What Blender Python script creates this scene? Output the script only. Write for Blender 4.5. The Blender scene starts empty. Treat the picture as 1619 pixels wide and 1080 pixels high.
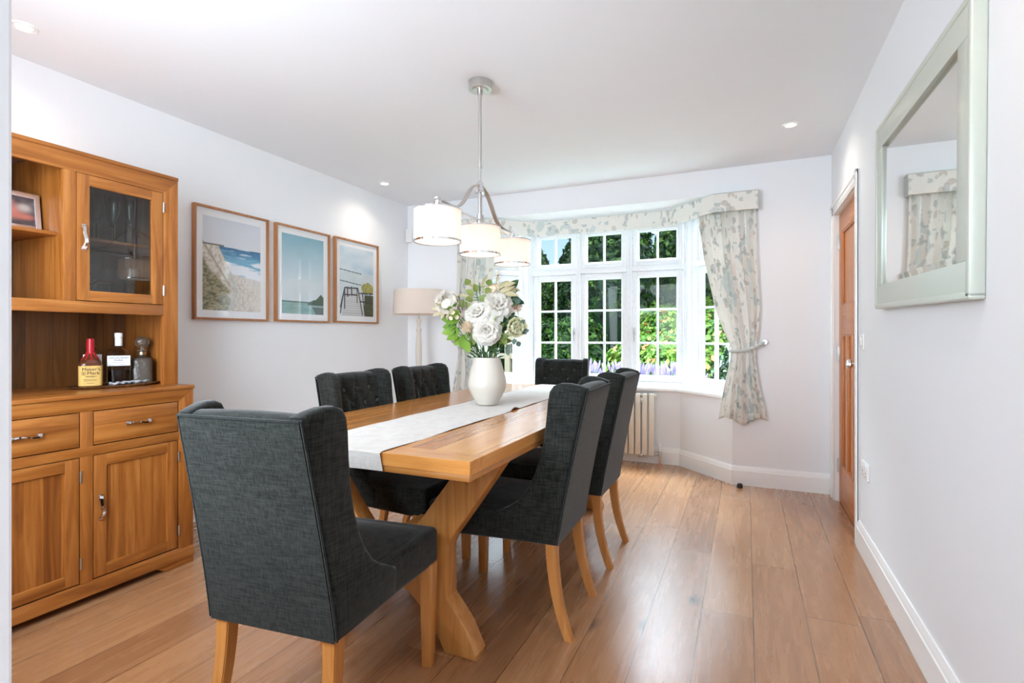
import bpy, bmesh, math, random
import numpy as np
from mathutils import Vector, Matrix, Euler
random.seed(7); RNG = np.random.default_rng(7)
C = bpy.context.scene.collection
S = bpy.context.scene
PI = math.pi
def R(a): return math.radians(a)

# ------------------------------------------------------------------ camera
cam = bpy.data.cameras.new('camera'); co = bpy.data.objects.new('camera', cam); C.objects.link(co)
co.location = (0, 0, 1.15); co.rotation_euler = (R(90), 0, R(24.03))
cam.sensor_width = 36; cam.lens = 830.86 / 1619 * 36; cam.shift_y = -8.44 / 1619; cam.clip_start = 0.02; cam.clip_end = 200
S.camera = co
S.view_settings.view_transform = 'Standard'; S.view_settings.look = 'None'
S.view_settings.gamma = 1; S.view_settings.use_curve_mapping = False
S.view_settings.exposure = 0.84
S.cycles.max_bounces = 10; S.cycles.diffuse_bounces = 6; S.cycles.transparent_max_bounces = 16
S.cycles.caustics_reflective = False; S.cycles.caustics_refractive = False; S.cycles.sample_clamp_indirect = 8

# ------------------------------------------------------------------ world: blue near the horizon, bright cloud overhead
w = bpy.data.worlds.new('sky'); S.world = w; w.use_nodes = True
nt = w.node_tree; nt.nodes.clear()
o_ = nt.nodes.new('ShaderNodeOutputWorld'); bg = nt.nodes.new('ShaderNodeBackground')
tc = nt.nodes.new('ShaderNodeTexCoord'); sp = nt.nodes.new('ShaderNodeSeparateXYZ'); rp = nt.nodes.new('ShaderNodeValToRGB')
nt.links.new(tc.outputs['Generated'], sp.inputs[0]); nt.links.new(sp.outputs[2], rp.inputs[0])
rp.color_ramp.elements[0].position = 0.0; rp.color_ramp.elements[0].color = (.62, .82, 1, 1)
rp.color_ramp.elements[1].position = 1; rp.color_ramp.elements[1].color = (2.4, 2.7, 3.1, 1)
e = rp.color_ramp.elements.new(.18); e.color = (.45, .66, .96, 1)
e = rp.color_ramp.elements.new(.24); e.color = (3.0, 3.4, 4.0, 1)
nt.links.new(rp.outputs[0], bg.inputs[0]); bg.inputs[1].default_value = .76
nt.links.new(bg.outputs[0], o_.inputs[0])

def light(name, kind, loc, energy, col, rot=(0, 0, 0), parent=None, **k):
    l = bpy.data.lights.new(name, kind); l.energy = energy; l.color = col
    for a, b in k.items(): setattr(l, a, b)
    o = bpy.data.objects.new(name, l); C.objects.link(o); o.location = loc; o.rotation_euler = rot; o.parent = parent
    return o
light('sun', 'SUN', (4, -6, 9), 2.4, (1, .95, .86), rot=(R(36), 0, R(28)), angle=R(.6))
# added fill lamps behind the camera, then a lamp for sky through the bay
light('hall_fill_lamp', 'AREA', (-.3, -2.7, 1.45), 34, (.72, .86, 1), rot=(R(90), 0, 0), shape='RECTANGLE', size=1.9, size_y=1.9)  # added lamp, unseen, brightens the room from behind the camera
light('front_fill_lamp', 'AREA', (-1.75, -.02, 1.5), 50, (.8, .9, 1), rot=(R(78), 0, 0), shape='RECTANGLE', size=1.3, size_y=1.2)  # added lamp outside the made-up front opening, for frontal fill
light('bay_sky', 'AREA', (-1.23, 6.1, 3.5), 920, (.74, .87, 1), rot=(R(-48), 0, 0), shape='RECTANGLE', size=2.6, size_y=1.2)

# ------------------------------------------------------------------ materials
def new_mat(name):
    m = bpy.data.materials.new(name); m.use_nodes = True
    return m, m.node_tree, m.node_tree.nodes['Principled BSDF']
def srgb(r, g, b):
    f = lambda v: (v / 255 / 12.92) if v / 255 <= .04045 else ((v / 255 + .055) / 1.055) ** 2.4
    return (f(r), f(g), f(b), 1)
def mat(name, col, rough=.5, metal=0, spec=.5, coat=0, trans=0, emis=None, es=1, bump=0, bscale=40, ior=1.45):
    m, t, b = new_mat(name)
    b.inputs['Base Color'].default_value = col if len(col) == 4 else (*col, 1)
    b.inputs['Roughness'].default_value = rough; b.inputs['Metallic'].default_value = metal
    b.inputs['Specular IOR Level'].default_value = spec; b.inputs['Coat Weight'].default_value = coat
    b.inputs['Transmission Weight'].default_value = trans; b.inputs['IOR'].default_value = ior
    if emis: b.inputs['Emission Color'].default_value = (*emis, 1); b.inputs['Emission Strength'].default_value = es
    n = t.nodes.new('ShaderNodeTexNoise'); n.inputs['Scale'].default_value = bscale
    tcn = t.nodes.new('ShaderNodeTexCoord'); t.links.new(tcn.outputs['Object'], n.inputs['Vector'])
    if bump:
        bp = t.nodes.new('ShaderNodeBump'); bp.inputs['Strength'].default_value = bump; bp.inputs['Distance'].default_value = .002
        t.links.new(n.outputs[0], bp.inputs['Height']); t.links.new(bp.outputs[0], b.inputs['Normal'])
    else:
        mr = t.nodes.new('ShaderNodeMapRange'); mr.inputs[3].default_value = max(0, rough - .03); mr.inputs[4].default_value = rough + .03
        t.links.new(n.outputs[0], mr.inputs[0]); t.links.new(mr.outputs[0], b.inputs['Roughness'])
    return m
def math_node(t, op, a, b=None, c=None):
    n = t.nodes.new('ShaderNodeMath'); n.operation = op
    for i, v in enumerate((a, b, c)):
        if v is None: continue
        if isinstance(v, (int, float)): n.inputs[i].default_value = v
        else: t.links.new(v, n.inputs[i])
    return n.outputs[0]
def mixc(t, fac, a, b, mode='MIX'):
    n = t.nodes.new('ShaderNodeMix'); n.data_type = 'RGBA'; n.blend_type = mode
    for i, v in ((0, fac), (6, a), (7, b)):
        if isinstance(v, (int, float)): n.inputs[i].default_value = v
        elif isinstance(v, tuple): n.inputs[i].default_value = v
        else: t.links.new(v, n.inputs[i])
    return n.outputs[2]
def ramp(t, inp, stops):
    r = t.nodes.new('ShaderNodeValToRGB'); t.links.new(inp, r.inputs[0]); cr = r.color_ramp
    cr.elements[0].position, cr.elements[0].color = stops[0][0], stops[0][1]
    cr.elements[1].position, cr.elements[1].color = stops[-1][0], stops[-1][1]
    for p, c in stops[1:-1]:
        x = cr.elements.new(p); x.color = c
    return r.outputs[0]
def noise(t, vec, scale, detail=4, rough=.55, dist=0):
    n = t.nodes.new('ShaderNodeTexNoise'); n.inputs['Scale'].default_value = scale; n.inputs['Detail'].default_value = detail
    n.inputs['Roughness'].default_value = rough; n.inputs['Distortion'].default_value = dist
    t.links.new(vec, n.inputs['Vector']); return n.outputs[0]
def mapping(t, vec, scale=(1, 1, 1), loc=None):
    n = t.nodes.new('ShaderNodeMapping'); n.inputs['Scale'].default_value = scale
    if loc is not None:
        if isinstance(loc, tuple): n.inputs['Location'].default_value = loc
        else: t.links.new(loc, n.inputs['Location'])
    t.links.new(vec, n.inputs['Vector']); return n.outputs[0]
def wood(name, dark, mid, lite, axis='Y', plank=None, rough=.38, coat=.15, gap=0):
    """grain runs along axis; plank = (axis index, width) gives each glued stave its own tone"""
    m, t, b = new_mat(name)
    tcn = t.nodes.new('ShaderNodeTexCoord'); v = tcn.outputs['Object']
    sx = t.nodes.new('ShaderNodeSeparateXYZ'); t.links.new(v, sx.inputs[0])
    sc = {'X': (1, 14, 14), 'Y': (14, 1, 14), 'Z': (14, 14, 1)}[axis]
    tone = None; loc = None
    if plank:
        q = math_node(t, 'DIVIDE', sx.outputs[plank[0]], plank[1]); fl = math_node(t, 'FLOOR', q)
        wn = t.nodes.new('ShaderNodeTexWhiteNoise'); wn.noise_dimensions = '1D'; t.links.new(fl, wn.inputs['W'])
        tone = wn.outputs['Value']
        cb = t.nodes.new('ShaderNodeCombineXYZ'); mm = math_node(t, 'MULTIPLY', tone, 30.0)
        for i in range(3): t.links.new(mm, cb.inputs[i])
        loc = cb.outputs[0]
    g = noise(t, mapping(t, v, sc, loc), 1.6, 6, .6, 1.2)
    f = noise(t, mapping(t, v, tuple(s * 6 if s > 1 else 3 for s in sc), loc), 1.0, 3, .6)
    k = math_node(t, 'ADD', math_node(t, 'MULTIPLY', g, .8), math_node(t, 'MULTIPLY', f, .2))
    if tone is not None: k = math_node(t, 'ADD', k, math_node(t, 'MULTIPLY', math_node(t, 'SUBTRACT', tone, .5), .22))
    c = ramp(t, k, [(.28, dark), (.5, mid), (.72, lite)])
    if gap and plank:
        fr = math_node(t, 'FRACT', q); e1 = math_node(t, 'ABSOLUTE', math_node(t, 'SUBTRACT', fr, .5))
        g2 = math_node(t, 'GREATER_THAN', e1, .5 - gap / plank[1])
        c = mixc(t, g2, c, tuple(x * .35 for x in dark[:3]) + (1,))
    t.links.new(c, b.inputs['Base Color'])
    b.inputs['Roughness'].default_value = rough; b.inputs['Coat Weight'].default_value = coat; b.inputs['Coat Roughness'].default_value = .2
    bp = t.nodes.new('ShaderNodeBump'); bp.inputs['Strength'].default_value = .12; bp.inputs['Distance'].default_value = .002
    t.links.new(f, bp.inputs['Height']); t.links.new(bp.outputs[0], b.inputs['Normal'])
    return m

WH = mat('wall paint', srgb(238, 240, 242), .75, spec=.25, bump=.05, bscale=90)
CE = mat('ceiling paint', srgb(238, 241, 244), .8, spec=.2, bump=.05, bscale=90)
TRIM = mat('white gloss trim paint', srgb(243, 243, 241), .3)
UPVC = mat('white window frame', srgb(243, 245, 247), .28)
OD, OM, OL = srgb(116, 62, 20), srgb(160, 96, 38), srgb(190, 126, 62)
OAK = {a: wood('oiled oak ' + a, OD, OM, OL, a) for a in 'XYZ'}
OAKP = wood('oak staves upright', OD, OM, OL, 'Z', (1, .062))
OAKB = wood('shade-darkened oak back boards', srgb(66, 38, 14), srgb(96, 58, 24), srgb(118, 74, 34), 'Z', (1, .11), gap=.001)  # back boards darkened in their colour for the shade inside the hutch
TD, TM, TL = srgb(170, 104, 46), srgb(206, 140, 72), srgb(222, 162, 94)
TOP = wood('table oak planks', TD, TM, TL, 'Y', (0, .165), rough=.2, coat=.35, gap=.0012)
TEND = wood('table oak end board', TD, TM, TL, 'X', rough=.2, coat=.35)
TLEG = {a: wood('table oak ' + a, srgb(148, 90, 38), srgb(182, 122, 60), srgb(200, 144, 80), a) for a in 'XYZ'}
CLEG = wood('chair leg beech', srgb(156, 96, 42), srgb(186, 124, 62), srgb(204, 146, 84), 'Z')
DOORW = {a: wood('door oak ' + a, srgb(168, 94, 38), srgb(196, 120, 58), srgb(208, 138, 76), a, rough=.4) for a in 'YZ'}
DOORP = wood('door oak panel', srgb(176, 104, 46), srgb(198, 126, 62), srgb(210, 144, 78), 'Z', rough=.4)
FRAMEW = wood('picture frame oak', srgb(146, 92, 52), srgb(172, 116, 72), srgb(188, 136, 90), 'Z', rough=.5)
CHROME = mat('polished chrome', (.82, .82, .84), .08, metal=1)
NICKEL = mat('brushed nickel', (.62, .6, .57), .3, metal=1)
DARKM = mat('dark metal', (.1, .09, .08), .4, metal=1)
WPLAS = mat('white plastic', srgb(238, 238, 236), .35)
BLACK = mat('black rubber', (.015, .015, .015), .5)
CREAM = mat('cream radiator enamel', srgb(232, 226, 212), .35)
COPPER = mat('copper pipe', (.75, .42, .22), .3, metal=1)
MIRROR = mat('mirror silvering', (.9, .93, .91), .01, metal=1)
SILVERF = mat('pale silver leaf frame', srgb(206, 212, 200), .3, metal=.25, bump=.2, bscale=60)
CERAM = mat('matt white stoneware glaze', srgb(208, 203, 192), .32, coat=.3)
LINEN = mat('natural linen lampshade', srgb(230, 214, 200), .85, bump=.5, bscale=300)
LAMPW = mat('off white painted wood', srgb(216, 208, 196), .5)
TRAYM = mat('dull pewter', (.5, .44, .38), .28, metal=1)
GREYF = mat('clear packet film', (.85, .88, .92), .1, trans=.4)
def glass_mat(name, col=(1, 1, 1), rough=0, ior=1.45, thin=False, tint=0.0):
    m, t, b = new_mat(name)
    if thin:
        t.nodes.remove(b)
        tr = t.nodes.new('ShaderNodeBsdfTransparent'); tr.inputs[0].default_value = (*col, 1)
        gl = t.nodes.new('ShaderNodeBsdfGlossy'); gl.inputs['Roughness'].default_value = 0.0
        fr = t.nodes.new('ShaderNodeFresnel'); fr.inputs[0].default_value = ior
        mx = t.nodes.new('ShaderNodeMixShader'); ge = t.nodes.new('ShaderNodeNewGeometry'); ff = math_node(t, 'MULTIPLY', fr.outputs[0], math_node(t, 'SUBTRACT', 1.0, ge.outputs['Backfacing'])); t.links.new(ff, mx.inputs[0]); t.links.new(tr.outputs[0], mx.inputs[1]); t.links.new(gl.outputs[0], mx.inputs[2])
        t.links.new(mx.outputs[0], t.nodes['Material Output'].inputs[0])
    else:
        b.inputs['Base Color'].default_value = (*col, 1); b.inputs['Transmission Weight'].default_value = 1
        b.inputs['Roughness'].default_value = rough; b.inputs['IOR'].default_value = ior
    return m
PANE = glass_mat('window glass', (.96, .98, .97), thin=True, ior=1.25)
CGLASS = glass_mat('cabinet glass', (.74, .78, .77), thin=True, ior=1.95)
PGLASS = glass_mat('picture glass', (1, 1, 1), thin=True, ior=1.5)
DRINK = glass_mat('drinking glass', (.95, .97, .98), ior=1.35)
BGLASS = glass_mat('bottle glass', (.96, .97, .96), ior=1.12)
CUT = mat('cut crystal', (.42, .34, .25), .1, trans=.85, bump=1.0, bscale=90)
def cloth(name, c1, c2, s=420, rough=.95, sheen=.2):
    m, t, b = new_mat(name)
    tcn = t.nodes.new('ShaderNodeTexCoord'); v = tcn.outputs['Object']
    a = noise(t, mapping(t, v, (1, 1, .09)), s, 3, .6); h = noise(t, mapping(t, v, (.09, .09, 1)), s, 3, .6)
    big = noise(t, v, 9, 3)
    k = math_node(t, 'ADD', math_node(t, 'MULTIPLY', a, .5), math_node(t, 'MULTIPLY', h, .5))
    k = math_node(t, 'ADD', k, math_node(t, 'MULTIPLY', math_node(t, 'SUBTRACT', big, .5), .12))
    c = ramp(t, k, [(.36, c1), (.64, c2)])
    t.links.new(c, b.inputs['Base Color']); b.inputs['Roughness'].default_value = rough
    b.inputs['Specular IOR Level'].default_value = .2; b.inputs['Sheen Weight'].default_value = sheen; b.inputs['Sheen Roughness'].default_value = .4
    bp = t.nodes.new('ShaderNodeBump'); bp.inputs['Strength'].default_value = .35; bp.inputs['Distance'].default_value = .001
    t.links.new(k, bp.inputs['Height']); t.links.new(bp.outputs[0], b.inputs['Normal'])
    return m
CHAIRF = cloth('charcoal woven chair fabric', srgb(13, 15, 14), srgb(50, 53, 49), 230)
PIPE = cloth('charcoal piping', srgb(20, 23, 23), srgb(44, 48, 46), 150)
BUTT = cloth('charcoal covered button', srgb(30, 33, 32), srgb(70, 74, 72), 150)
RUNNER = cloth('off white linen', srgb(198, 193, 186), srgb(218, 214, 208), 260)
def floral():
    m, t, b = new_mat('cream linen with faded leaf print')
    tcn = t.nodes.new('ShaderNodeTexCoord'); v = tcn.outputs['UV']
    base = mixc(t, noise(t, v, 30, 3), srgb(247, 246, 241), srgb(240, 238, 230))
    out = base
    for (scx, scy, off, col, th, nz) in ((11, 6, 0, srgb(140, 152, 156), .34, 5.5), (6, 11, 7.3, srgb(134, 164, 164), .32, 6.5), (9, 8, 3.1, srgb(176, 160, 142), .32, 7.0), (5, 5, 11.7, srgb(178, 200, 200), .45, 2.6)):
        d = noise(t, v, 5, 2)
        mv = mapping(t, v, (scx, scy, 1), (off, off * .7, 0))
        mn = t.nodes.new('ShaderNodeVectorMath'); mn.operation = 'ADD'; cb = t.nodes.new('ShaderNodeCombineXYZ')
        t.links.new(math_node(t, 'MULTIPLY', d, .9), cb.inputs[0]); t.links.new(math_node(t, 'MULTIPLY', d, -.7), cb.inputs[1])
        t.links.new(mv, mn.inputs[0]); t.links.new(cb.outputs[0], mn.inputs[1])
        vo = t.nodes.new('ShaderNodeTexVoronoi'); vo.inputs['Scale'].default_value = 1.5; t.links.new(mn.outputs[0], vo.inputs['Vector'])
        leaf = math_node(t, 'LESS_THAN', vo.outputs['Distance'], th)
        clump = math_node(t, 'GREATER_THAN', noise(t, mapping(t, v, (1, 1, 1), (off * 2, 0, 0)), nz, 2), .52)
        fac = math_node(t, 'MULTIPLY', math_node(t, 'MULTIPLY', leaf, clump), .5)
        fac = math_node(t, 'MULTIPLY', fac, math_node(t, 'ADD', noise(t, v, 60, 2), .3))
        out = mixc(t, fac, out, col)
    t.links.new(out, b.inputs['Base Color']); b.inputs['Roughness'].default_value = .9
    b.inputs['Specular IOR Level'].default_value = .15
    tl = t.nodes.new('ShaderNodeBsdfTranslucent'); t.links.new(out, tl.inputs[0])
    mx = t.nodes.new('ShaderNodeMixShader'); mx.inputs[0].default_value = .2
    t.links.new(b.outputs[0], mx.inputs[1]); t.links.new(tl.outputs[0], mx.inputs[2]); t.links.new(mx.outputs[0], t.nodes['Material Output'].inputs[0])
    return m
FLORAL = floral()
def shade_mat():
    m, t, b = new_mat('white fabric pendant shade')
    b.inputs['Base Color'].default_value = (.80, .76, .73, 1); b.inputs['Roughness'].default_value = .9
    tl = t.nodes.new('ShaderNodeBsdfTranslucent'); tl.inputs[0].default_value = (.88, .83, .79, 1)
    mx = t.nodes.new('ShaderNodeMixShader'); mx.inputs[0].default_value = .5
    t.links.new(b.outputs[0], mx.inputs[1]); t.links.new(tl.outputs[0], mx.inputs[2]); t.links.new(mx.outputs[0], t.nodes['Material Output'].inputs[0])
    return m
SHADE = shade_mat()
DIFFUSER = mat('lit frosted diffuser', (1, .95, .9), .5, emis=(1, .93, .86), es=.42)
BULB = mat('lit downlight lens', (1, 1, 1), .4, emis=(1, .95, .88), es=6)
def floor_mat():
    m, t, b = new_mat('brushed oak floorboards')
    tcn = t.nodes.new('ShaderNodeTexCoord'); v = tcn.outputs['Object']
    sx = t.nodes.new('ShaderNodeSeparateXYZ'); t.links.new(v, sx.inputs[0])
    q = math_node(t, 'DIVIDE', math_node(t, 'SUBTRACT', sx.outputs[0], .026), .197); row = math_node(t, 'FLOOR', q)
    wn = t.nodes.new('ShaderNodeTexWhiteNoise'); wn.noise_dimensions = '1D'; t.links.new(row, wn.inputs['W'])
    q2 = math_node(t, 'DIVIDE', math_node(t, 'ADD', sx.outputs[1], math_node(t, 'MULTIPLY', wn.outputs['Value'], 7.0)), 1.75); col = math_node(t, 'FLOOR', q2)
    cb = t.nodes.new('ShaderNodeCombineXYZ'); t.links.new(row, cb.inputs[0]); t.links.new(col, cb.inputs[1])
    wi = t.nodes.new('ShaderNodeTexWhiteNoise'); wi.noise_dimensions = '2D'; t.links.new(cb.outputs[0], wi.inputs['Vector'])
    sc = t.nodes.new('ShaderNodeVectorMath'); sc.operation = 'SCALE'; t.links.new(wi.outputs['Color'], sc.inputs[0]); sc.inputs['Scale'].default_value = 40
    g = noise(t, mapping(t, v, (22, 1.6, 1), sc.outputs[0]), 1.0, 5, .6, .6)
    f = noise(t, mapping(t, v, (110, 5, 1), sc.outputs[0]), 1.0, 3, .6)
    k = math_node(t, 'ADD', math_node(t, 'MULTIPLY', g, .38), math_node(t, 'MULTIPLY', f, .22))
    k = math_node(t, 'ADD', math_node(t, 'ADD', k, .2), math_node(t, 'MULTIPLY', math_node(t, 'SUBTRACT', wi.outputs['Value'], .5), .2))
    c = ramp(t, k, [(.25, srgb(120, 80, 52)), (.5, srgb(164, 116, 78)), (.78, srgb(188, 144, 102))])
    # knots
    vo = t.nodes.new('ShaderNodeTexVoronoi'); vo.inputs['Scale'].default_value = 1.0
    t.links.new(mapping(t, v, (3.6, 1.9, 1), sc.outputs[0]), vo.inputs['Vector'])
    kn = t.nodes.new('ShaderNodeMapRange'); kn.inputs[1].default_value = .05; kn.inputs[2].default_value = .14; kn.inputs[3].default_value = 1; kn.inputs[4].default_value = 0
    t.links.new(math_node(t, 'ADD', vo.outputs['Distance'], math_node(t, 'MULTIPLY', math_node(t, 'SUBTRACT', noise(t, v, 60, 3), .5), .07)), kn.inputs[0])
    c = mixc(t, math_node(t, 'MULTIPLY', kn.outputs[0], .75), c, srgb(66, 42, 28))
    gx = math_node(t, 'GREATER_THAN', math_node(t, 'ABSOLUTE', math_node(t, 'SUBTRACT', math_node(t, 'FRACT', q), .5)), .5 - .0016 / .197)
    gy = math_node(t, 'GREATER_THAN', math_node(t, 'ABSOLUTE', math_node(t, 'SUBTRACT', math_node(t, 'FRACT', q2), .5)), .5 - .0012 / 1.75)
    gg = math_node(t, 'MAXIMUM', gx, gy)
    c = mixc(t, math_node(t, 'MULTIPLY', gg, .8), c, srgb(60, 38, 24))
    t.links.new(c, b.inputs['Base Color'])
    mr = t.nodes.new('ShaderNodeMapRange'); mr.inputs[3].default_value = .2; mr.inputs[4].default_value = .34; t.links.new(g, mr.inputs[0]); b.inputs['Coat Weight'].default_value = .5; b.inputs['Coat Roughness'].default_value = .22; t.links.new(mr.outputs[0], b.inputs['Roughness'])
    b.inputs['Specular IOR Level'].default_value = .6
    bp = t.nodes.new('ShaderNodeBump'); bp.inputs['Strength'].default_value = .15; bp.inputs['Distance'].default_value = .002
    h = math_node(t, 'SUBTRACT', f, math_node(t, 'MULTIPLY', gg, 1.5)); t.links.new(h, bp.inputs['Height']); t.links.new(bp.outputs[0], b.inputs['Normal'])
    return m
FLOOR = floor_mat()
def vcol_mat(name, rough=.6):
    m, t, b = new_mat(name); a = t.nodes.new('ShaderNodeVertexColor'); a.layer_name = 'Col'
    t.links.new(a.outputs[0], b.inputs['Base Color']); b.inputs['Roughness'].default_value = rough; return m
PRINT = vcol_mat('printed photograph')
def leaf_mat(name, c1, c2, trans=.25, rough=.5):
    m, t, b = new_mat(name)
    oi = t.nodes.new('ShaderNodeTexCoord'); k = noise(t, oi.outputs['Object'], 7, 3)
    c = ramp(t, k, [(.35, c1), (.65, c2)])
    t.links.new(c, b.inputs['Base Color']); b.inputs['Roughness'].default_value = rough; b.inputs['Specular IOR Level'].default_value = .3
    tl = t.nodes.new('ShaderNodeBsdfTranslucent'); t.links.new(c, tl.inputs[0])
    mx = t.nodes.new('ShaderNodeMixShader'); mx.inputs[0].default_value = trans
    t.links.new(b.outputs[0], mx.inputs[1]); t.links.new(tl.outputs[0], mx.inputs[2]); t.links.new(mx.outputs[0], t.nodes['Material Output'].inputs[0])
    return m

# ------------------------------------------------------------------ mesh helpers
class MB:
    def __init__(s): s.bm = bmesh.new(); s.bm.loops.layers.uv.new('UVMap')
    def _add(s, tmp, M=None, mi=0):
        if M is not None: bmesh.ops.transform(tmp, matrix=M, verts=tmp.verts)
        for f in tmp.faces: f.material_index = mi
        me = bpy.data.meshes.new('t'); tmp.to_mesh(me); tmp.free(); s.bm.from_mesh(me); bpy.data.meshes.remove(me); return s
    def box(s, x0, x1, y0, y1, z0, z1, bev=0, seg=2, M=None, mi=0, fn=None):
        t = bmesh.new(); bmesh.ops.create_cube(t, size=1)
        for v in t.verts: v.co = Vector((x0 + (v.co.x + .5) * (x1 - x0), y0 + (v.co.y + .5) * (y1 - y0), z0 + (v.co.z + .5) * (z1 - z0)))
        if fn:
            for v in t.verts: v.co = Vector(fn(*v.co))
        if bev: bmesh.ops.bevel(t, geom=list(t.edges), offset=bev, segments=seg, profile=.5, affect='EDGES')
        return s._add(t, M, mi)
    def prism(s, pts, axis, a, b, bev=0, seg=2, M=None, mi=0):
        t = bmesh.new()
        mk = {'X': lambda p, h: (h, p[0], p[1]), 'Y': lambda p, h: (p[0], h, p[1]), 'Z': lambda p, h: (p[0], p[1], h)}[axis]
        va = [t.verts.new(mk(p, a)) for p in pts]; vb = [t.verts.new(mk(p, b)) for p in pts]
        n = len(pts); t.faces.new(va[::-1]); t.faces.new(vb)
        for i in range(n): t.faces.new((va[i], va[(i + 1) % n], vb[(i + 1) % n], vb[i]))
        bmesh.ops.recalc_face_normals(t, faces=t.faces)
        if bev:
            es = [e for e in t.edges if abs((e.verts[0].co - e.verts[1].co).dot(Vector(mk((0, 0), 1)))) < 1e-6]
            bmesh.ops.bevel(t, geom=es, offset=bev, segments=seg, profile=.5, affect='EDGES')
        return s._add(t, M, mi)
    def lathe(s, prof, c=(0, 0, 0), n=32, M=None, mi=0, sq=None):
        t = bmesh.new(); rings = []
        for r, z in prof:
            if r < 1e-5: rings.append([t.verts.new((c[0], c[1], c[2] + z))]); continue
            ring = []
            for i in range(n):
                a = 2 * PI * i / n; ca, sa = math.cos(a), math.sin(a); k = 1
                if sq:
                    p = sq if isinstance(sq, (int, float)) else sq(z)
                    k = 1 / ((abs(ca) ** p + abs(sa) ** p) ** (1 / p))
                ring.append(t.verts.new((c[0] + r * k * ca, c[1] + r * k * sa, c[2] + z)))
            rings.append(ring)
        for a, b in zip(rings, rings[1:]):
            if len(a) == 1 and len(b) == 1: continue
            if len(a) == 1:
                for i in range(n): t.faces.new((a[0], b[(i + 1) % n], b[i]))
            elif len(b) == 1:
                for i in range(n): t.faces.new((a[i], a[(i + 1) % n], b[0]))
            else:
                for i in range(n): t.faces.new((a[i], a[(i + 1) % n], b[(i + 1) % n], b[i]))
        bmesh.ops.recalc_face_normals(t, faces=t.faces)
        return s._add(t, M, mi)
    def tube(s, pts, rad, n=10, M=None, mi=0, cap=True, flat=None):
        """tube along pts; rad a number or list; flat=(w,h) gives a rectangular strap section"""
        t = bmesh.new(); P = [Vector(p) for p in pts]; rings = []; up = None
        for i, p in enumerate(P):
            d = (P[min(i + 1, len(P) - 1)] - P[max(i - 1, 0)]).normalized()
            if up is None:
                up = Vector((0, 0, 1)) if abs(d.z) < .9 else Vector((1, 0, 0))
            sdv = d.cross(up).normalized(); up = sdv.cross(d).normalized()
            r = rad if isinstance(rad, (int, float)) else rad[i]
            if flat:
                w2, h2 = flat[0] / 2, flat[1] / 2; k = r
                ring = [t.verts.new(p + sdv * a * w2 * k + up * b * h2 * k) for a, b in ((-1, -1), (1, -1), (1, 1), (-1, 1))]
            else: ring = [t.verts.new(p + (sdv * math.cos(2 * PI * j / n) + up * math.sin(2 * PI * j / n)) * r) for j in range(n)]
            rings.append(ring)
        for a, b in zip(rings, rings[1:]):
            m_ = len(a)
            for j in range(m_): t.faces.new((a[j], a[(j + 1) % m_], b[(j + 1) % m_], b[j]))
        if cap: t.faces.new(rings[0][::-1]); t.faces.new(rings[-1])
        bmesh.ops.recalc_face_normals(t, faces=t.faces)
        return s._add(t, M, mi)
    def cyl(s, c, r, h, axis='Z', n=24, bev=0, mi=0):
        t = bmesh.new(); bmesh.ops.create_cone(t, cap_ends=True, segments=n, radius1=r, radius2=r, depth=h)
        if bev:
            es = [e for e in t.edges if abs(e.verts[0].co.z - e.verts[1].co.z) < 1e-6]
            bmesh.ops.bevel(t, geom=es, offset=bev, segments=2, profile=.5, affect='EDGES')
        Mx = {'Z': Matrix(), 'X': Matrix.Rotation(PI / 2, 4, 'Y'), 'Y': Matrix.Rotation(PI / 2, 4, 'X')}[axis]
        return s._add(t, Matrix.Translation(c) @ Mx, mi)
    def ball(s, c, r, sx=1, sy=1, sz=1, n=16, mi=0, M=None):
        t = bmesh.new(); bmesh.ops.create_uvsphere(t, u_segments=n, v_segments=max(6, n // 2 + 2), radius=r)
        T = Matrix.Translation(c) @ (M if M is not None else Matrix()) @ Matrix.Diagonal((sx, sy, sz, 1))
        return s._add(t, T, mi)
    def grid(s, fn, nu, nv, mi=0, close_u=False, uv=None):
        t = s.bm; uvl = t.loops.layers.uv.active
        V = [[t.verts.new(fn(i / (nu if close_u else nu - 1), j / (nv - 1))) for i in range(nu)] for j in range(nv)]
        for j in range(nv - 1):
            for i in range(nu if close_u else nu - 1):
                i2 = (i + 1) % nu
                f = t.faces.new((V[j][i], V[j][i2], V[j + 1][i2], V[j + 1][i])); f.material_index = mi
                if uv:
                    for l, (a, b) in zip(f.loops, ((i, j), (i + 1, j), (i + 1, j + 1), (i, j + 1))): l[uvl].uv = uv(a / (nu - 1), b / (nv - 1))
        return s
    def build(s, name, mats, parent=None, smooth=35, M=None):
        me = bpy.data.meshes.new(name)
        if M is not None: bmesh.ops.transform(s.bm, matrix=M, verts=s.bm.verts)
        s.bm.to_mesh(me); s.bm.free()
        for m in (mats if isinstance(mats, (list, tuple)) else [mats]): me.materials.append(m)
        if smooth:
            me.shade_smooth()
            me.set_sharp_from_angle(angle=R(smooth))
        o = bpy.data.objects.new(name, me); C.objects.link(o); o.parent = parent
        return o
def B(): return MB()
def thing(name, label, cat, loc=(0, 0, 0), rz=0, group=None):
    o = bpy.data.objects.new(name, None); C.objects.link(o); o.empty_display_size = .05
    o.location = loc; o.rotation_euler = (0, 0, rz); o['label'] = label; o['category'] = cat
    if group: o['group'] = group
    return o
def tag(o, label, cat, group=None):
    o['label'] = label; o['category'] = cat
    if group: o['group'] = group
    return o
def struct(o): o['kind'] = 'structure'; return o
def copy_tree(o, parent=None):
    c = o.copy(); C.objects.link(c); c.parent = parent
    for ch in list(o.children): copy_tree(ch, c)
    return c
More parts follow.
